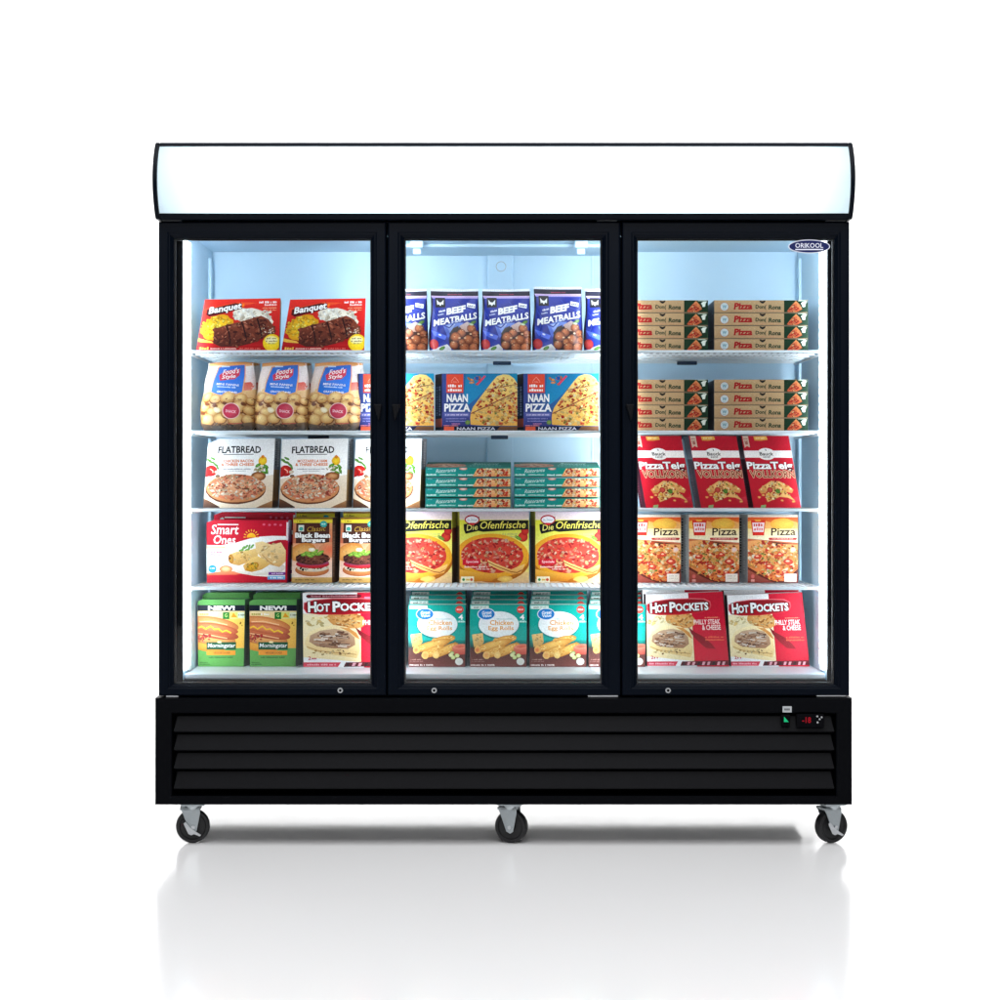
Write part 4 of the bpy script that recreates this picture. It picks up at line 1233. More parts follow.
def art_kraft():
    P = Print(94, 12.2, ((190, 160, 122), (180, 148, 110)), 101)
    for k in range(90):
        x, y = P.rng.uniform(0, 70), P.rng.uniform(0.4, 11.8)
        P.ell(x, y, P.rng.uniform(0.3, 0.9), 0.16, P.rng.choice([(186, 156, 120), (216, 192, 160), (190, 150, 116)]), None, P.rng.uniform(-40, 40), 6)
    P.rect(0, 11.7, 94, 12.2, (150, 126, 98))
    P.ell(10.2, 6.3, 4.4, 4.3, (190, 120, 100), (180, 130, 110), 0, 26); P.ell(10.2, 6.3, 3.9, 3.8, (206, 216, 216), (196, 206, 208), 0, 24)
    P.text('W', 8.2, 4.7, 4.2, 3.2, (60, 130, 150), 0.02); P.micro(8.4, 8.4, 3.6, 0.7, (110, 150, 160))
    P.text('Pizza', 20, 2.9, 17.6, 5.8, (170, 26, 34), 0.045, 0.14)
    P.poly([(45.4, 0), (48.4, 1.0), (51.4, 0), (51.2, 1.6), (49.6, 2.8), (48.4, 3.3), (47.2, 2.8), (45.6, 1.6)], (30, 26, 24))
    P.text('Don(', 41.4, 4.6, 10.4, 4.6, (30, 62, 40), 0.03, 0.05); P.text('Rona', 54.6, 4.8, 12, 4.0, (30, 62, 40), 0.035, 0.1)
    for a, b in ((41, 52), (54, 67), (20, 38)): P.micro(a, 10, b - a, 0.7, (200, 150, 120))
    P.rect(70, 0.2, 94, 11.7, (8, 54, 30))
    P.poly([(82, 0.6), (85.6, 4.4), (88, 8.8), (83, 11.4), (74, 11.6), (73, 10.6), (77, 5.6)], (222, 150, 96), (196, 88, 54))
    P.scatter(81, 7.6, 6.4, 4, 50, [(206, 60, 40), (236, 150, 90), (250, 206, 150), (190, 40, 34), (226, 110, 60)], 0.5, 1.3, 0.8, 0.3, 0.82, in_poly([(82, 1), (87.6, 8.6), (83, 11.2), (74, 11.4), (77, 6)]))
    P.poly([(87, 3), (89, 1.6), (93, 1), (91.6, 3), (91, 6.4), (88.6, 6.6), (88, 4.6)], (224, 230, 220)); P.rect(84, 0.2, 91.6, 0.9, (190, 206, 190))
    return P

def art_dough():
    P = Print(47.5, 68, ((196, 22, 50), (186, 16, 42)), 111)
    P.poly([(36, 60), (47.5, 57), (47.5, 66), (40, 66)], (206, 50, 72), (176, 16, 40))
    P.poly([(1, 0), (6.6, 0), (6.8, 11), (4, 9.6), (1.4, 11.4)], (226, 206, 186), (214, 176, 160)); P.micro(1.8, 2.2, 4, 1.2, (150, 90, 80)); P.micro(1.8, 4.4, 4, 1.2, (150, 90, 80)); P.ell(4, 7, 1.6, 1.4, (170, 110, 96))
    P.poly([(12, 0.8), (25, 0.4), (25.6, 3.6), (19, 4.6), (12.6, 4.4)], (246, 196, 100), (226, 160, 70)); P.micro(14, 1.6, 9, 1.3, (250, 226, 170))
    P.rect(0, 14, 47.5, 20.6, (246, 240, 236))
    P.ell(22, 17.2, 9, 5.6, (246, 240, 236), (246, 240, 236), 0, 24)
    P.poly([(21.4, 13.4), (22, 12.4), (22.8, 13.4), (22.1, 14.6)], (60, 60, 50)); P.text('Bauck', 15.4, 15.4, 13.4, 3.2, (50, 50, 46), 0.02); P.text('HOF', 18.6, 19.2, 7, 1.8, (60, 60, 54), 0.02)
    P.text('PizzaTeig', 0.8, 24.8, 45, 8.4, WHITE, 0.03, 0, 0, (90, 8, 22), 0.04)
    P.text('VOLLKORN', 2.6, 33, 44, 6.4, (120, 60, 40), 0.02, 0, 0, (236, 206, 170), 0.045)
    P.text('VOLLKORN', 2.6, 33, 44, 6.4, (150, 70, 50), 0.0)
    back = [(8, 51), (14, 47), (22, 42.6), (30, 43), (38, 46.6), (43, 51), (41, 54), (30, 52), (18, 54), (10, 54.6)]
    P.poly(back, (236, 190, 120), (206, 140, 76))
    P.scatter(25, 48.6, 16, 5.6, 60, [(240, 206, 130), (206, 70, 46), (250, 226, 170), (160, 50, 36), (226, 150, 80), (130, 140, 60)], 0.6, 1.7, 0.7, 0.3, 0.82, in_poly(back))
    fr = [(17, 46), (30, 48), (38, 56), (43, 61.4), (36, 58.4), (28, 57.6), (15, 62.6), (14, 58)]
    P.poly(fr, (240, 200, 130), (222, 166, 100))
    P.scatter(25, 54, 14, 7.6, 80, [(244, 214, 140), (206, 70, 50), (250, 232, 180), (176, 50, 40), (226, 160, 90), (236, 190, 80)], 0.6, 1.9, 0.75, 0.3, 0.82, in_poly(fr))
    P.ell(19.6, 51, 3, 2.6, (206, 84, 70), (160, 50, 44), 0, 14); P.ell(27.4, 52.4, 2.4, 2, (96, 140, 50), (60, 100, 36), 20, 12, 0.2)
    for a in ((7.6, 58), (30, 61), (41, 62), (12, 56)): P.ell(a[0], a[1], 1.7, 1, (240, 186, 110), (206, 130, 70), 0, 9, 0.2)
    P.poly([(8, 65.6), (13, 65), (12, 68), (7, 68)], (150, 176, 120))
    return P

def art_pizza():
    P = Print(51, 68, ((246, 170, 70), (252, 240, 206)), 121)
    P.grid(0, 0, 51, 2.6, ((206, 196, 186), (240, 222, 200)), 3, 1)
    P.poly([(0, 2.6), (51, 2.6), (51, 8), (40, 4.6), (30, 5.4), (24, 8), (12, 5), (0, 7)], (232, 92, 44), (240, 130, 50))
    P.ell(35, 9.6, 12, 6, (252, 206, 90), (248, 180, 72), 0, 22, 0.05); P.ell(8, 10, 10, 5, (252, 206, 100), (248, 186, 80), 0, 20, 0.05)
    P.grid(0, 14, 51, 28, ((252, 226, 160), (252, 244, 220)), 4, 3)
    P.poly([(0, 24), (51, 28), (51, 68), (0, 68)], (206, 120, 84), (150, 70, 60))
    pz = [(0, 26.6), (10, 25.4), (18, 26), (30, 29.4), (44, 29.6), (51, 30), (51, 54), (44, 60), (36, 66.4), (26, 66), (14, 60), (0, 52)]
    P.poly([(0, 27), (18, 26), (51, 30), (51, 57), (40, 68), (27, 68), (13, 62), (0, 54.6)], (120, 56, 36), (96, 40, 30))
    P.poly(pz, (240, 176, 110), (226, 120, 60))
    iz = in_poly(pz)
    P.scatter(25, 46, 28, 22, 330, [(240, 150, 70), (222, 84, 46), (246, 200, 130), (252, 226, 176), (206, 60, 40), (236, 120, 60), (250, 190, 100), (230, 170, 90), (252, 236, 206)], 0.7, 2.4, 0.74, 0.32, 0.82, iz)
    P.scatter(25, 44, 24, 17, 34, [(150, 160, 66), (120, 136, 54), (176, 180, 90), (84, 50, 34), (110, 40, 30)], 0.7, 1.7, 0.7, 0.3, 0.82, iz)
    for a in ((41, 47, 5), (10, 42, 4), (22, 52, 4.4), (33, 40, 3.6), (38, 58, 3.6)): P.ell(a[0], a[1], a[2], a[2] * 0.6, (228, 96, 66), (180, 50, 40), P.rng.uniform(-20, 20), 14, 0.06); P.ell(a[0] - 0.6, a[1] - 0.7, a[2] * 0.4, a[2] * 0.18, (250, 206, 170))
    P.ell(46, 35, 3, 2.6, (226, 206, 214), (240, 190, 150), 0, 12, 0.1)
    P.poly([(3, 5.4), (18, 5.4), (16.4, 20.8), (5, 20.8)], (236, 70, 34), (222, 46, 34)); P.ell(10.4, 6, 3, 1, (250, 180, 70)); P.poly([(4.6, 8), (16.8, 8), (15.8, 17.4), (5.4, 17.4)], (250, 236, 236)); P.micro(5.8, 8.8, 9.8, 3, (226, 90, 90)); P.micro(6.2, 13, 9, 2.8, (236, 130, 130))
    P.text('Pizza', 23.6, 13.6, 24.6, 7.2, (66, 34, 30), 0.015, 0.04, -1)
    P.poly([(21.6, 23), (49.6, 23), (50, 24), (49, 25.4), (22, 25.4), (21, 24.4)], (196, 70, 64)); P.micro(25, 23.6, 21, 1.1, (240, 190, 180))
    P.rect(37, 59, 49.4, 67, (246, 234, 222)); P.micro(39, 60.6, 8.6, 1.1, (206, 190, 180)); P.micro(39, 63, 8.6, 1.1, (206, 190, 180))
    P.ell(5, 61.6, 2, 2.2, (214, 120, 110), (200, 90, 84)); P.rect(3.2, 64.6, 6.8, 67, (226, 160, 150))
    return P

# ================================================================== bags and pouches: filled, soft shapes
def pouch(name, row, W, H, px0, py0, d, left, right, bulge, front, back_col, top_wave=0.0, seed=5, child=None):
    """a soft bag; left/right give the outline (photo pixels from px0) at v = 0..1 top to bottom, bulge(u, v) the half thickness in metres"""
    z0 = SZ[row] + 0.0006
    k = (CAM_D + d) / CAM_D / PXM
    def edge(tab, v):
        for (a, x0), (b, x1) in zip(tab, tab[1:]):
            if v <= b:
                t = (v - a) / (b - a)
                t = t * t * (3 - 2 * t)
                return x0 + (x1 - x0) * t
        return tab[-1][1]
    ztop = uz(py0, d)
    rng = random.Random(seed)
    wr = [(rng.uniform(3, 9), rng.uniform(3, 9), rng.uniform(0, 6.3), rng.uniform(0.0004, 0.0011)) for _ in range(6)]
    def P3(u, v, off, s=-1):
        xl, xr = edge(left, v), edge(right, v)
        x = (px0 + xl + (xr - xl) * u - 504) * k
        z = ztop + (z0 - ztop) * v + top_wave * (1 - v) * math.sin(u * 3.1)
        y = bulge(u, v)
        crink = sum(a * math.sin(f * u * 2 + g * v * 2 + p) for f, g, p, a in wr) * min(1, 6 * u, 6 * (1 - u)) * min(1, 8 * v, 8 * (1 - v))
        return Vector((x, d + s * (y + crink + off) + 0.0, z))
    mb = Mesh()
    N, K = 16, 20
    c = lin(back_col)
    for i in range(N):
        for j in range(K):
            u0, u1, v0, v1 = i / N, (i + 1) / N, j / K, (j + 1) / K
            for s in (1,):
                q = [P3(u0, v0, 0, s), P3(u1, v0, 0, s), P3(u1, v1, 0, s), P3(u0, v1, 0, s)]
                mb.face(q if s < 0 else q[::-1], [c] * 4)
    # close the foot and rim
    for i in range(N):
        u0, u1 = i / N, (i + 1) / N
        mb.face([P3(u0, 1, 0, -1), P3(u1, 1, 0, -1), P3(u1, 1, 0, 1), P3(u0, 1, 0, 1)], [c] * 4)
        mb.face([P3(u0, 0, 0, -1), P3(u1, 0, 0, -1), P3(u1, 0, 0, 1), P3(u0, 0, 0, 1)], [c] * 4)
    for j in range(K):
        v0, v1 = j / K, (j + 1) / K
        for u in (0, 1):
            mb.face([P3(u, v0, 0, -1), P3(u, v1, 0, -1), P3(u, v1, 0, 1), P3(u, v0, 0, 1)], [c] * 4)
    mb.print_fine(front, lambda u, v, o: P3(u, v, o * 2.0), 3.0)
    o0 = Vector(((px0 + W / 2 - 504) * k, d, z0))
    o = mb.build(name, M['film'], o0)
    o.location = o0
    o['d'] = d
    for cname, pr, off in (child or ()):
        mc = Mesh()
        mc.print_fine(pr, lambda u, v, q: P3(u, v, q * 2.0 + off), 3.0)
        mc.build(cname, M['film'], o0, o)
    return o

def art_rolls():
    P = Print(56, 67, ((246, 236, 232), (222, 180, 130)), 131, 0.00010)
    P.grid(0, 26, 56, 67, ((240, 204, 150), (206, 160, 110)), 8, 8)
    P.grid(0, 0, 56, 3.4, ((232, 150, 70), (244, 190, 130)), 6, 2)
    P.poly([(46, 4), (56, 2), (56, 26), (47, 28)], (250, 244, 244), (240, 220, 216)); P.poly([(45, 20), (51, 19), (55, 22), (52, 27), (44, 28)], (226, 100, 90), (240, 150, 130))
    P.poly([(0, 8), (9, 4), (6, 28), (0, 30)], (250, 236, 232), (246, 226, 206))
    buns = [(7, 34, 6), (16, 36, 6), (29, 35, 8), (42, 36, 7), (52, 38, 5), (6, 44, 6), (14, 49, 6), (24, 45, 7), (40, 44, 8), (50, 47, 6), (9, 56, 8), (22, 55, 7), (38, 56, 8), (49, 56, 6), (29, 50, 6)]
    for x, y, r in buns:
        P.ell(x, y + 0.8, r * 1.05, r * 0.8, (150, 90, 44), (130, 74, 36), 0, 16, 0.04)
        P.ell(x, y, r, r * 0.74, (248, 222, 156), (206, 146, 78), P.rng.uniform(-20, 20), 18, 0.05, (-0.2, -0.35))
    for x, y in ((8, 41), (27, 41), (45, 41), (17, 43), (4, 50)): P.ell(x, y, 3.2, 1.8, (120, 66, 36), (150, 90, 50), 20, 10, 0.15)
    P.ell(19, 47, 3.6, 2.6, (254, 246, 224), (246, 226, 180), 10, 12, 0.1)
    P.poly([(0, 59), (14, 62), (36, 61), (56, 58), (56, 67), (0, 67)], (140, 110, 84), (52, 48, 46))  # shadow along the bag's foot, put into the film colour
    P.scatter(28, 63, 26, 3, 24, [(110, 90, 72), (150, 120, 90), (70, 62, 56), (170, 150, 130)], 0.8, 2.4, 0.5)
    P.ell(33, 48, 8.8, 7.9, (250, 214, 214), (246, 206, 206), 0, 24); P.ell(33, 48, 8, 7.1, (220, 66, 100), (196, 40, 76), 0, 24); P.text('SNACK', 27.6, 46.6, 10.4, 2.6, (250, 214, 222), 0.015, 0, 6)
    P.stroke([(30, 60.4), (44, 59.8)], 0.7, (206, 90, 90))
    return P
def art_rolls_label():
    P = Print(56, 67, None, 132, 0.00010)
    P.poly([(12.6, 4.4), (29, 3), (46.4, 1.6), (45.6, 15), (43.6, 30.4), (36, 32.6), (26, 33.8), (16, 32.4), (8.4, 29.6), (10, 18)], (238, 160, 110), (244, 190, 120))
    pts = [(14, 5.2), (22, 4.5), (30, 3.8), (38, 3.1), (45.4, 2.4), (44.8, 12), (43.6, 21), (42.6, 29.4), (38, 31), (32, 32.2), (26, 32.8), (19, 32), (14, 30.6), (9.4, 28.8), (10.8, 20), (12.4, 12)]
    P.poly(pts, (28, 110, 206), (30, 130, 226))
    P.poly([(16, 13), (22, 9), (40, 6.6), (39, 13), (34, 17), (18, 18.4)], (226, 60, 90), (206, 36, 70))
    P.text("Food's", 19, 7.8, 18.5, 5.2, WHITE, 0.012, 0.3, -7); P.text('Style', 19, 13.4, 15, 4.6, WHITE, 0.012, 0.3, -5)
    P.rect(17, 3.9, 27, 5.2, (210, 232, 248))
    P.text('MINI PANINI', 15, 20.4, 24, 2.1, WHITE, 0.01, 0, 4); P.micro(16, 23.4, 20, 1.3, (220, 236, 250), 4); P.text('GRATIN', 16, 28, 12, 1.9, WHITE, 0.02, 0, 4); P.micro(29.5, 28.8, 8, 1.5, WHITE, 4)
    return P

def art_meatballs():
    P = Print(50, 61, ((38, 58, 158), (30, 52, 156)), 141, 0.00010)
    P.grid(0, 6.4, 50, 9.2, ((226, 200, 226), (160, 150, 220)), 6, 2)
    P.grid(0, 2.0, 50, 6.6, ((22, 24, 62), (14, 16, 44)), 6, 2); P.micro(17, 4.6, 16, 1.0, (170, 50, 90))
    P.poly([(0, 36), (8, 40), (16, 52), (19, 61), (0, 61)], (46, 74, 184), (34, 58, 160)); P.poly([(2, 40), (18, 46), (16, 50), (6, 46)], (90, 120, 226)); P.ell(11, 45, 1.6, 0.7, (240, 244, 252), None, 20)
    P.poly([(14, 36), (24, 33), (34, 33), (26, 42), (19, 48)], (120, 150, 224), (70, 100, 206)); P.poly([(17, 36), (26, 34), (21, 43)], (190, 206, 240), (120, 150, 226))
    P.poly([(0, 6), (2.2, 10), (1.4, 30), (2.6, 48), (1.2, 61), (0, 61)], (16, 18, 40), (12, 14, 30)); P.poly([(50, 6), (48.6, 14), (49.2, 34), (48.4, 50), (50, 61)], (18, 22, 60), (14, 16, 40))
    for a, b, c in (((3, 22), (9, 30), (7, 42)), ((44, 20), (40, 27), (47, 30)), ((10, 34), (20, 38), (24, 34)), ((28, 12), (34, 18), (46, 22))): P.stroke([a, b, c], 1.3, (24, 38, 116), (60, 88, 200))  # film creases, their shade and sheen drawn as dark and light edges
    P.poly([(0, 60), (12, 56), (18, 54), (22, 58), (22, 61), (0, 61)], (226, 226, 226), (200, 200, 206))
    P.ell(36, 50, 16.5, 13.5, (70, 30, 24), (44, 18, 18), 0, 26, 0.03)
    P.poly([(20, 44), (24, 38), (29, 36), (30, 42), (24, 48)], (50, 26, 24))
    P.poly([(30, 36), (38, 32), (46, 36), (44, 42), (34, 42)], (206, 190, 190), (190, 150, 130))
    for x, y, r in ((42, 38.6, 4.6), (46, 44, 4.2), (32, 43, 4.2), (26.6, 47, 5.2), (39, 49.6, 5), (47, 51, 4.6), (32.6, 52.4, 3.6), (24.6, 55, 4.4), (35, 57, 5), (44.6, 57, 5.2)):
        P.ell(x, y, r, r * 0.93, (222, 140, 92), (110, 46, 32), 0, 18, 0.04, (-0.25, -0.35))
        P.scatter(x - 0.6, y - 0.8, r * 0.7, r * 0.6, 5, [(240, 180, 130), (190, 96, 60), (250, 206, 160)], 0.4, 1.0)
    for x, y in ((30, 48), (41, 44), (35.5, 48)): P.ell(x, y, 1.3, 0.9, (250, 226, 190), (206, 150, 110))
    P.ell(44, 32.6, 3.6, 1.7, (130, 170, 90), (70, 110, 56), -30, 10, 0.1); P.ell(42, 34.6, 2.6, 1.1, (226, 232, 220), (150, 180, 130), 10)
    P.ell(5.2, 54, 4.4, 5, (226, 100, 96), (190, 50, 60), 0, 16, 0.04, (-0.2, -0.3)); P.ell(13, 58, 3.4, 1.8, (110, 160, 70), (60, 110, 46), -30, 10, 0.12)
    P.rect(4.6, 8.4, 15, 18, (16, 16, 26)); P.poly([(6.2, 10.4), (8.6, 13), (11, 13), (13.4, 10.4), (13, 15.6), (11.4, 14.6), (9.8, 16.6), (8.2, 14.6), (6.6, 15.6)], (236, 236, 236))
    P.poly([(38, 13.4), (46.6, 15), (46, 19), (37.6, 17.2)], (250, 250, 250)); P.micro(39, 15, 6, 1.8, (40, 50, 110), 9)
    P.micro(7, 21.6, 8, 1.8, (226, 230, 246), -12); P.micro(7.4, 24.8, 6, 1.4, (200, 210, 240), -12)
    P.text('BEEF', 16, 19.4, 19, 5.6, WHITE, 0.05, 0.18, -10); P.text('MEATBALLS', 3.4, 30.6, 44, 5.8, WHITE, 0.035, 0.12, -10)
    P.stroke([(22, 32.4), (33, 30.6)], 0.8, (160, 180, 236))
    return P
def art_seal():
    P = Print(50, 61, None, 142, 0.00010)
    P.grid(0, 0, 50, 2.2, ((250, 250, 252), (226, 230, 240)), 8, 1)
    for k in range(24): P.rect(1 + k * 2, 0.3, 1.5 + k * 2, 1.9, (206, 212, 226))
    return P

# ================================================================== stocking the shelves
def say(o, label, cat, group):
    return tag(o, label, cat, group)

# ---- left bay
G = 'red rib dinner boxes'
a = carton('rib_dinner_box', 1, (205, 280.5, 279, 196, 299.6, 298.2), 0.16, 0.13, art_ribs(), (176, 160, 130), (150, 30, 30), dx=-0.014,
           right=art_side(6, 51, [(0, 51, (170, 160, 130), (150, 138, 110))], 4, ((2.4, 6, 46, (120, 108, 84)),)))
say(a, 'red rib dinner box on the top shelf next to the left side wall', 'frozen food box', G)
shifted(a, 85.2, 'red rib dinner box on the top shelf next to the door post', 'frozen food box', G)

def roll_bulge(u, v):
    a = max(0.0, 1 - abs(2 * u - 1) ** 2.6)
    t = 0.002 + 0.046 * min(1, v / 0.55) ** 0.9 * (1 - 0.35 * max(0, (v - 0.8) / 0.2) ** 2)
    return max(0.0012, t * a ** 0.55)
G = 'clear bags of mini bread snacks'
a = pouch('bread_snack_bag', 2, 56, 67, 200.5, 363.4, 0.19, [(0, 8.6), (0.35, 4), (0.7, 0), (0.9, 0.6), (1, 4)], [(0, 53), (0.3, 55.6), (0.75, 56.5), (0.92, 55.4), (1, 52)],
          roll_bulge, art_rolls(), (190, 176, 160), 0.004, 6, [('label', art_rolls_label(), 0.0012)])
P_ = 'clear snack bag with a blue label, '
say(a, 'bread snack bag with blue label at the front, beside the left side wall', 'food bag', G)
shifted(a, 53.2, 'bread snack bag with blue label at the front, between two other bags', 'food bag', G)
shifted(a, 106, 'bread snack bag with blue label at the front, touching the blue naan pizza box', 'food bag', G)
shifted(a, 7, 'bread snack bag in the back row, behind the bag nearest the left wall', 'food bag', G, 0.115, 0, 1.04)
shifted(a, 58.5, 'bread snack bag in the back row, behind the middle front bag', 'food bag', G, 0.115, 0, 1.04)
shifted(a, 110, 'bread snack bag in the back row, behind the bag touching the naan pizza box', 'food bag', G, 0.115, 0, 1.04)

G = 'white flatbread pizza boxes'
fs = [(0, 30, (196, 198, 202), (150, 152, 158)), (30, 60, (176, 140, 90), (150, 112, 62)), (60, 67, (120, 84, 56), (84, 60, 46))]
fl_side = lambda: art_side(7, 67, fs, 7, ((1.2, 3, 26, (120, 122, 128)), (3.8, 3, 28, (226, 228, 232))))
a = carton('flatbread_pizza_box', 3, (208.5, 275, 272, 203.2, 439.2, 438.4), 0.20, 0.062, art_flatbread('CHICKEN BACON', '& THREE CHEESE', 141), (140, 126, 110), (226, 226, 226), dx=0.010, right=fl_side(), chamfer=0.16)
say(a, 'white flatbread pizza box at the end of its shelf by the left side wall', 'frozen food box', G)
a = carton('flatbread_pizza_box', 3, (282, 348, 346, 279, 439.2, 438.4), 0.20, 0.062, art_flatbread('MOZZARELLA HAM', '& THREE CHEESE', 142), (140, 126, 110), (226, 226, 226), dx=0.012, right=fl_side())
say(a, 'middle white flatbread pizza box, between two boxes of the same kind', 'frozen food box', G)
shifted(a, 73.8, 'white flatbread pizza box reaching behind the door post to the teal stacks', 'frozen food box', G)

G = 'red crepe meal boxes'
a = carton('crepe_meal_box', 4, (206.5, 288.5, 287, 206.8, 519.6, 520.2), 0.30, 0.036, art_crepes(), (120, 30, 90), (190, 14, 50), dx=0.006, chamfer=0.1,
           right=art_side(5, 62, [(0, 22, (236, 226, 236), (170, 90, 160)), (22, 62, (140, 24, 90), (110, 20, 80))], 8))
say(a, 'crimson crepe meal box in front of another of its kind', 'frozen food box', G)
shifted(a, 7, 'crimson crepe meal box mostly hidden behind an identical one', 'frozen food box', G, 0.05, 0, 1.115)

G = 'black bean burger boxes'
a = carton('bean_burger_box', 4, (293.5, 332.5, 332, 291.6, 517.6, 517.6), 0.30, 0.05, art_burger(), (84, 50, 40), (236, 214, 80), dx=0.012,
           right=art_side(6, 66, [(0, 20, (70, 50, 44), (96, 60, 50)), (20, 46, (90, 60, 50), (110, 76, 60)), (46, 66, (96, 66, 50), (120, 84, 60))], 9, ((1, 8, 60, (150, 120, 100)), (3.6, 20, 50, (40, 34, 36)))))
say(a, 'front bean burger box beside the crimson crepe boxes', 'frozen food box', G)
shifted(a, 47.4, 'front bean burger box cut off by the door post', 'frozen food box', G)
shifted(a, 2.5, 'bean burger box behind the one beside the crepe boxes', 'frozen food box', G, 0.062, 0, 1.085)
shifted(a, 49.6, 'bean burger box behind the one cut off by the door post', 'frozen food box', G, 0.062, 0, 1.085)

G = 'green veggie hot dog boxes'
a = carton('veggie_dog_box', 5, (197.6, 245, 243.8, 198.2, 599.4, 599.4), 0.26, 0.06, art_hotdog(), (84, 104, 92), (84, 150, 84), dx=0.012, chamfer=0.08,
           right=art_side(5, 66, [(0, 66, (90, 120, 100), (84, 110, 96))], 10, ((1.6, 6, 60, (66, 90, 78)),)))
say(a, 'front green veggie hot dog box beside the left side wall', 'frozen food box', G)
shifted(a, 51.8, 'front green veggie hot dog box beside the white and red pocket sandwich box', 'frozen food box', G)
shifted(a, 4.5, 'green veggie hot dog box behind the one by the left side wall', 'frozen food box', G, 0.075, 0, 1.075)
shifted(a, 55.4, 'green veggie hot dog box behind the one by the pocket sandwich box', 'frozen food box', G, 0.075, 0, 1.075)

G = 'pocket sandwich boxes'
a = carton('pocket_sandwich_box', 5, (302.6, 402, 403, 303.4, 593, 592.4), 0.23, 0.06, art_pocket(True), (110, 30, 44), (226, 214, 214), dx=0.004)
say(a, 'largest pocket sandwich box, beside the green hot dog boxes', 'frozen food box', G)

# ---- middle bay
def meat_bulge(u, v):
    a = max(0.0, 1 - abs(2 * u - 1) ** 3)
    t = 0.0016 + 0.030 * min(1, v / 0.8) ** 1.1
    return max(0.0012, t * a ** 0.6)
G = 'blue meatball pouches'
a = pouch('meatball_pouch', 1, 50, 61, 429.2, 289.0, 0.19, [(0, 1.4), (0.3, 1.8), (0.8, -0.6), (1, 0.2)], [(0, 49), (0.4, 49.6), (0.85, 50.6), (1, 49.8)],
          meat_bulge, art_meatballs(), (26, 28, 46), -0.0015, 8, [('top_seal', art_seal(), 0.0006)])
say(a, 'second blue beef meatball pouch of the row, just clear of the door post', 'food pouch', G)
a.rotation_euler = (0, 0, R(2))
for dpx, lb, rz, dz in ((-51.4, 'blue beef meatball pouch half hidden by the post beside the rib dinner boxes', -1, -0.001), (51.6, 'middle blue beef meatball pouch of the row of five', 0, 0), (103.2, 'fourth blue beef meatball pouch, standing a little taller than its neighbours', 3, 0), (154.6, 'blue beef meatball pouch half hidden by the post beside the kraft pizza stack', -2, 0)):
    o = shifted(a, dpx, lb, 'food pouch', G, 0, 0, 1.035 if dpx == 103.2 else 1.0)
    o.rotation_euler = (0, 0, R(rz))

G = 'blue naan pizza boxes'
ns = lambda: art_side(8, 55, [(0, 10, (70, 50, 44), (60, 44, 44)), (10, 43, (18, 30, 66), (16, 26, 58)), (43, 51, (200, 100, 66), (176, 76, 50)), (51, 55, (24, 24, 40), (18, 18, 34))], 12, ((1.4, 12, 40, (110, 130, 170)), (4.6, 12, 40, (150, 166, 200))))
a = carton('naan_pizza_box', 2, (442, 517.2, 517.2, 442, 373.6, 373.4), 0.17, 0.06, art_naan(), (24, 34, 74), (60, 80, 130), dx=-0.022, left=ns())
say(a, 'blue naan pizza box in the middle of the three', 'frozen food box', G)
shifted(a, 81.4, 'blue naan pizza box closest to the kraft pizza stacks', 'frozen food box', G)
shifted(a, -83.2, 'blue naan pizza box behind the door post, beside the bread snack bags', 'frozen food box', G)

G = 'stacked teal pizza boxes'
names = ['bottom', 'second from bottom', 'third from bottom', 'top']
tz = SZ[3]
hgt = (uz(467.4, 0.18) - tz) / 4
prot = None
for si, (px0, side_) in enumerate(((425.5, 'beside the flatbread boxes'), (514.3, 'beside the red pizza dough boxes'))):
    for k in range(4):
        zb = tz + k * hgt
        lab = names[k] + ' teal pizza box of the stack ' + side_
        if k < 3:
            if prot is None:
                prot = carton('teal_pizza_box', 3, (425.5, 510.8, 510.8, 425.5, 0, 0), 0.18, 0.235, Print(1, 1, (0, 0, 0)), (0, 0, 0)) if False else None
                y1 = 480 - (zb + hgt - 0.0012 - CAM_Z) * PXM * CAM_D / (CAM_D + 0.18)
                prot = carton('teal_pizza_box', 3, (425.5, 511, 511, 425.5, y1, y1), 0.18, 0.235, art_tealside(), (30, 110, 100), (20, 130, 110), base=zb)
                say(prot, lab, 'frozen food box', G)
            else:
                shifted(prot, px0 - 425.5, lab, 'frozen food box', G, 0, k * hgt)
        else:
            # the topmost carton's lid rises towards the rear
            y1 = 480 - (zb + hgt - 0.0012 - CAM_Z) * PXM * CAM_D / (CAM_D + 0.18)
            o = carton('teal_pizza_box', 3, (px0, px0 + 85.5, px0 + 85.5, px0, y1, y1), 0.18, 0.16, art_tealside(), (30, 110, 100), (20, 130, 110), base=zb, rear_up=0.018, topp=art_tealtop())
            say(o, lab, 'frozen food box', G)

G = 'yellow oven pizza boxes'
a = carton('oven_pizza_box', 4, (459.6, 529, 529, 459.6, 511.8, 511.8), 0.29, 0.05, art_oven(), (120, 104, 60), (216, 200, 200), dx=-0.014,
           left=art_side(5, 71, [(0, 14, (200, 196, 90), (160, 150, 60)), (14, 71, (110, 90, 60), (96, 80, 60))], 13, ((1.6, 16, 66, (60, 50, 40)),)))
say(a, 'yellow oven pizza box in the middle of the three', 'frozen food box', G)
shifted(a, 75.8, 'yellow oven pizza box closest to the orange pizza boxes', 'frozen food box', G)
b = carton('oven_pizza_box', 4, (382.6, 452, 452, 382.6, 511.8, 511.8), 0.29, 0.05, art_oven(), (84, 66, 48), (216, 200, 200), dx=0.014,
           right=art_side(5, 71, [(0, 16, (206, 200, 70), (190, 180, 60)), (16, 30, (140, 60, 40), (130, 60, 40)), (30, 71, (110, 84, 56), (84, 60, 44))], 14))
say(b, 'yellow oven pizza box half hidden by the post beside the bean burgers', 'frozen food box', G)

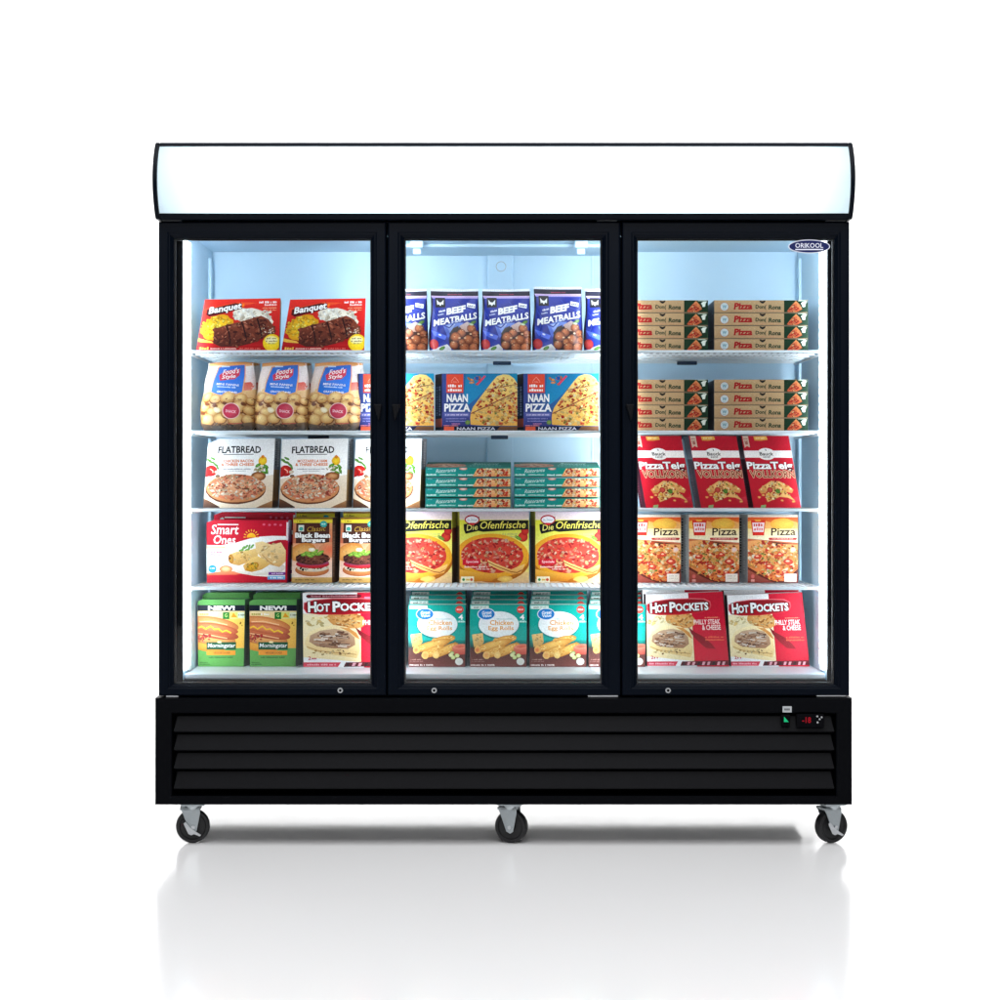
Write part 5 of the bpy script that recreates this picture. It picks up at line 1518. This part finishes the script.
G = 'teal chicken egg roll boxes'
a = carton('egg_roll_box', 5, (408.4, 465.4, 465, 408.6, 604.6, 604.6), 0.25, 0.035, art_eggroll(), (40, 84, 84), (236, 232, 222), dx=0.004,
           right=art_side(4, 63, [(0, 63, (50, 100, 104), (60, 66, 70))], 15))
cols = ['column beside the largest pocket sandwich box', 'second column from the largest pocket sandwich box', 'third column from the largest pocket sandwich box', 'column half hidden by the post']
ranks = ['front', 'second', 'third', 'rearmost']
for ci, off in enumerate((0, 61.4, 121.2, 180)):
    for r in range(4):
        lb = ranks[r] + ' egg roll box in the ' + cols[ci]
        if ci == 0 and r == 0: say(a, lb, 'frozen food box', G)
        else: shifted(a, off + r * 0.4, lb, 'frozen food box', G, 0.085 * r, 0, 1 + 0.045 * r)

# ---- right bay
G = 'kraft pizza boxes in stacks'
prot = None
for row, rl in ((1, 'top shelf'), (2, 'second shelf')):
    tz = SZ[row]
    d = 0.16
    if row == 1: hk = (uz(300, d) - tz) / 4
    for px0, sl in ((614.2, 'stack behind the post'), (714.2, 'fully visible stack')):
        for k in range(4):
            lb = names[k] + ' kraft pizza box of the ' + sl + ', ' + rl
            if prot is None:
                y1 = 480 - (tz + hk - 0.0008 - CAM_Z) * PXM * CAM_D / (CAM_D + d)
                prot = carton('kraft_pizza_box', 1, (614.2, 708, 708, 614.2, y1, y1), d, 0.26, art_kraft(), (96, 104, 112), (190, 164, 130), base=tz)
                say(prot, lb, 'frozen food box', G)
            else:
                shifted(prot, px0 - 614.2, lb, 'frozen food box', G, 0, tz + k * hk - SZ[1])

G = 'red pizza dough boxes'
a = carton('pizza_dough_box', 3, (741.2, 788.6, 801, 753.6, 435.8, 435.8), 0.20, 0.055, art_dough(), (84, 20, 44), (150, 20, 44), dx=-0.012,
           left=art_side(8, 68, [(0, 12, (60, 12, 30), (70, 14, 34)), (12, 22, (70, 30, 50), (150, 140, 150)), (22, 68, (96, 26, 50), (84, 20, 44))], 16, ((1.4, 26, 64, (130, 60, 84)), (4.8, 30, 64, (60, 14, 34)))))
say(a, 'red pizza dough box next to the lit right side wall', 'frozen food box', G)
shifted(a, -52.4, 'middle red pizza dough box, between two of the same', 'frozen food box', G)
shifted(a, -107.6, 'red pizza dough box cut off by the door post', 'frozen food box', G)

G = 'orange pizza boxes'
a = carton('orange_pizza_box', 4, (747.8, 798, 798, 747.8, 514.6, 514.6), 0.30, 0.05, art_pizza(), (150, 146, 140), (206, 196, 184), dx=-0.020,
           left=art_side(7, 68, [(0, 68, (170, 164, 156), (160, 160, 162))], 17, ((0.6, 4, 60, (84, 74, 70)), (3.4, 10, 60, (190, 188, 184)))))
say(a, 'orange pizza box next to the lit right side wall', 'frozen food box', G)
shifted(a, -58.8, 'middle orange pizza box, between two of the same', 'frozen food box', G)
shifted(a, -117.2, 'orange pizza box cut off by the door post', 'frozen food box', G)

G = 'pocket sandwich boxes'
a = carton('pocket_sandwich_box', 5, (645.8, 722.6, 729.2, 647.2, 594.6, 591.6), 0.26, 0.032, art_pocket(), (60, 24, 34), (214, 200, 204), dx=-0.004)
say(a, 'front pocket sandwich box touching the egg roll boxes', 'frozen food box', G)
b = shifted(a, -3.6, 'pocket sandwich box hidden behind the one touching the egg roll boxes', 'frozen food box', G, 0.05, 0, 1.05)
a2 = carton('pocket_sandwich_box', 5, (727, 802, 809.6, 731.2, 595.4, 592.4), 0.262, 0.032, art_pocket(), (60, 24, 34), (214, 200, 204), dx=-0.004)
say(a2, 'front pocket sandwich box next to the lit right side wall', 'frozen food box', G)
shifted(a2, -3.6, 'pocket sandwich box hidden behind the one next to the right wall', 'frozen food box', G, 0.05, 0, 1.05)
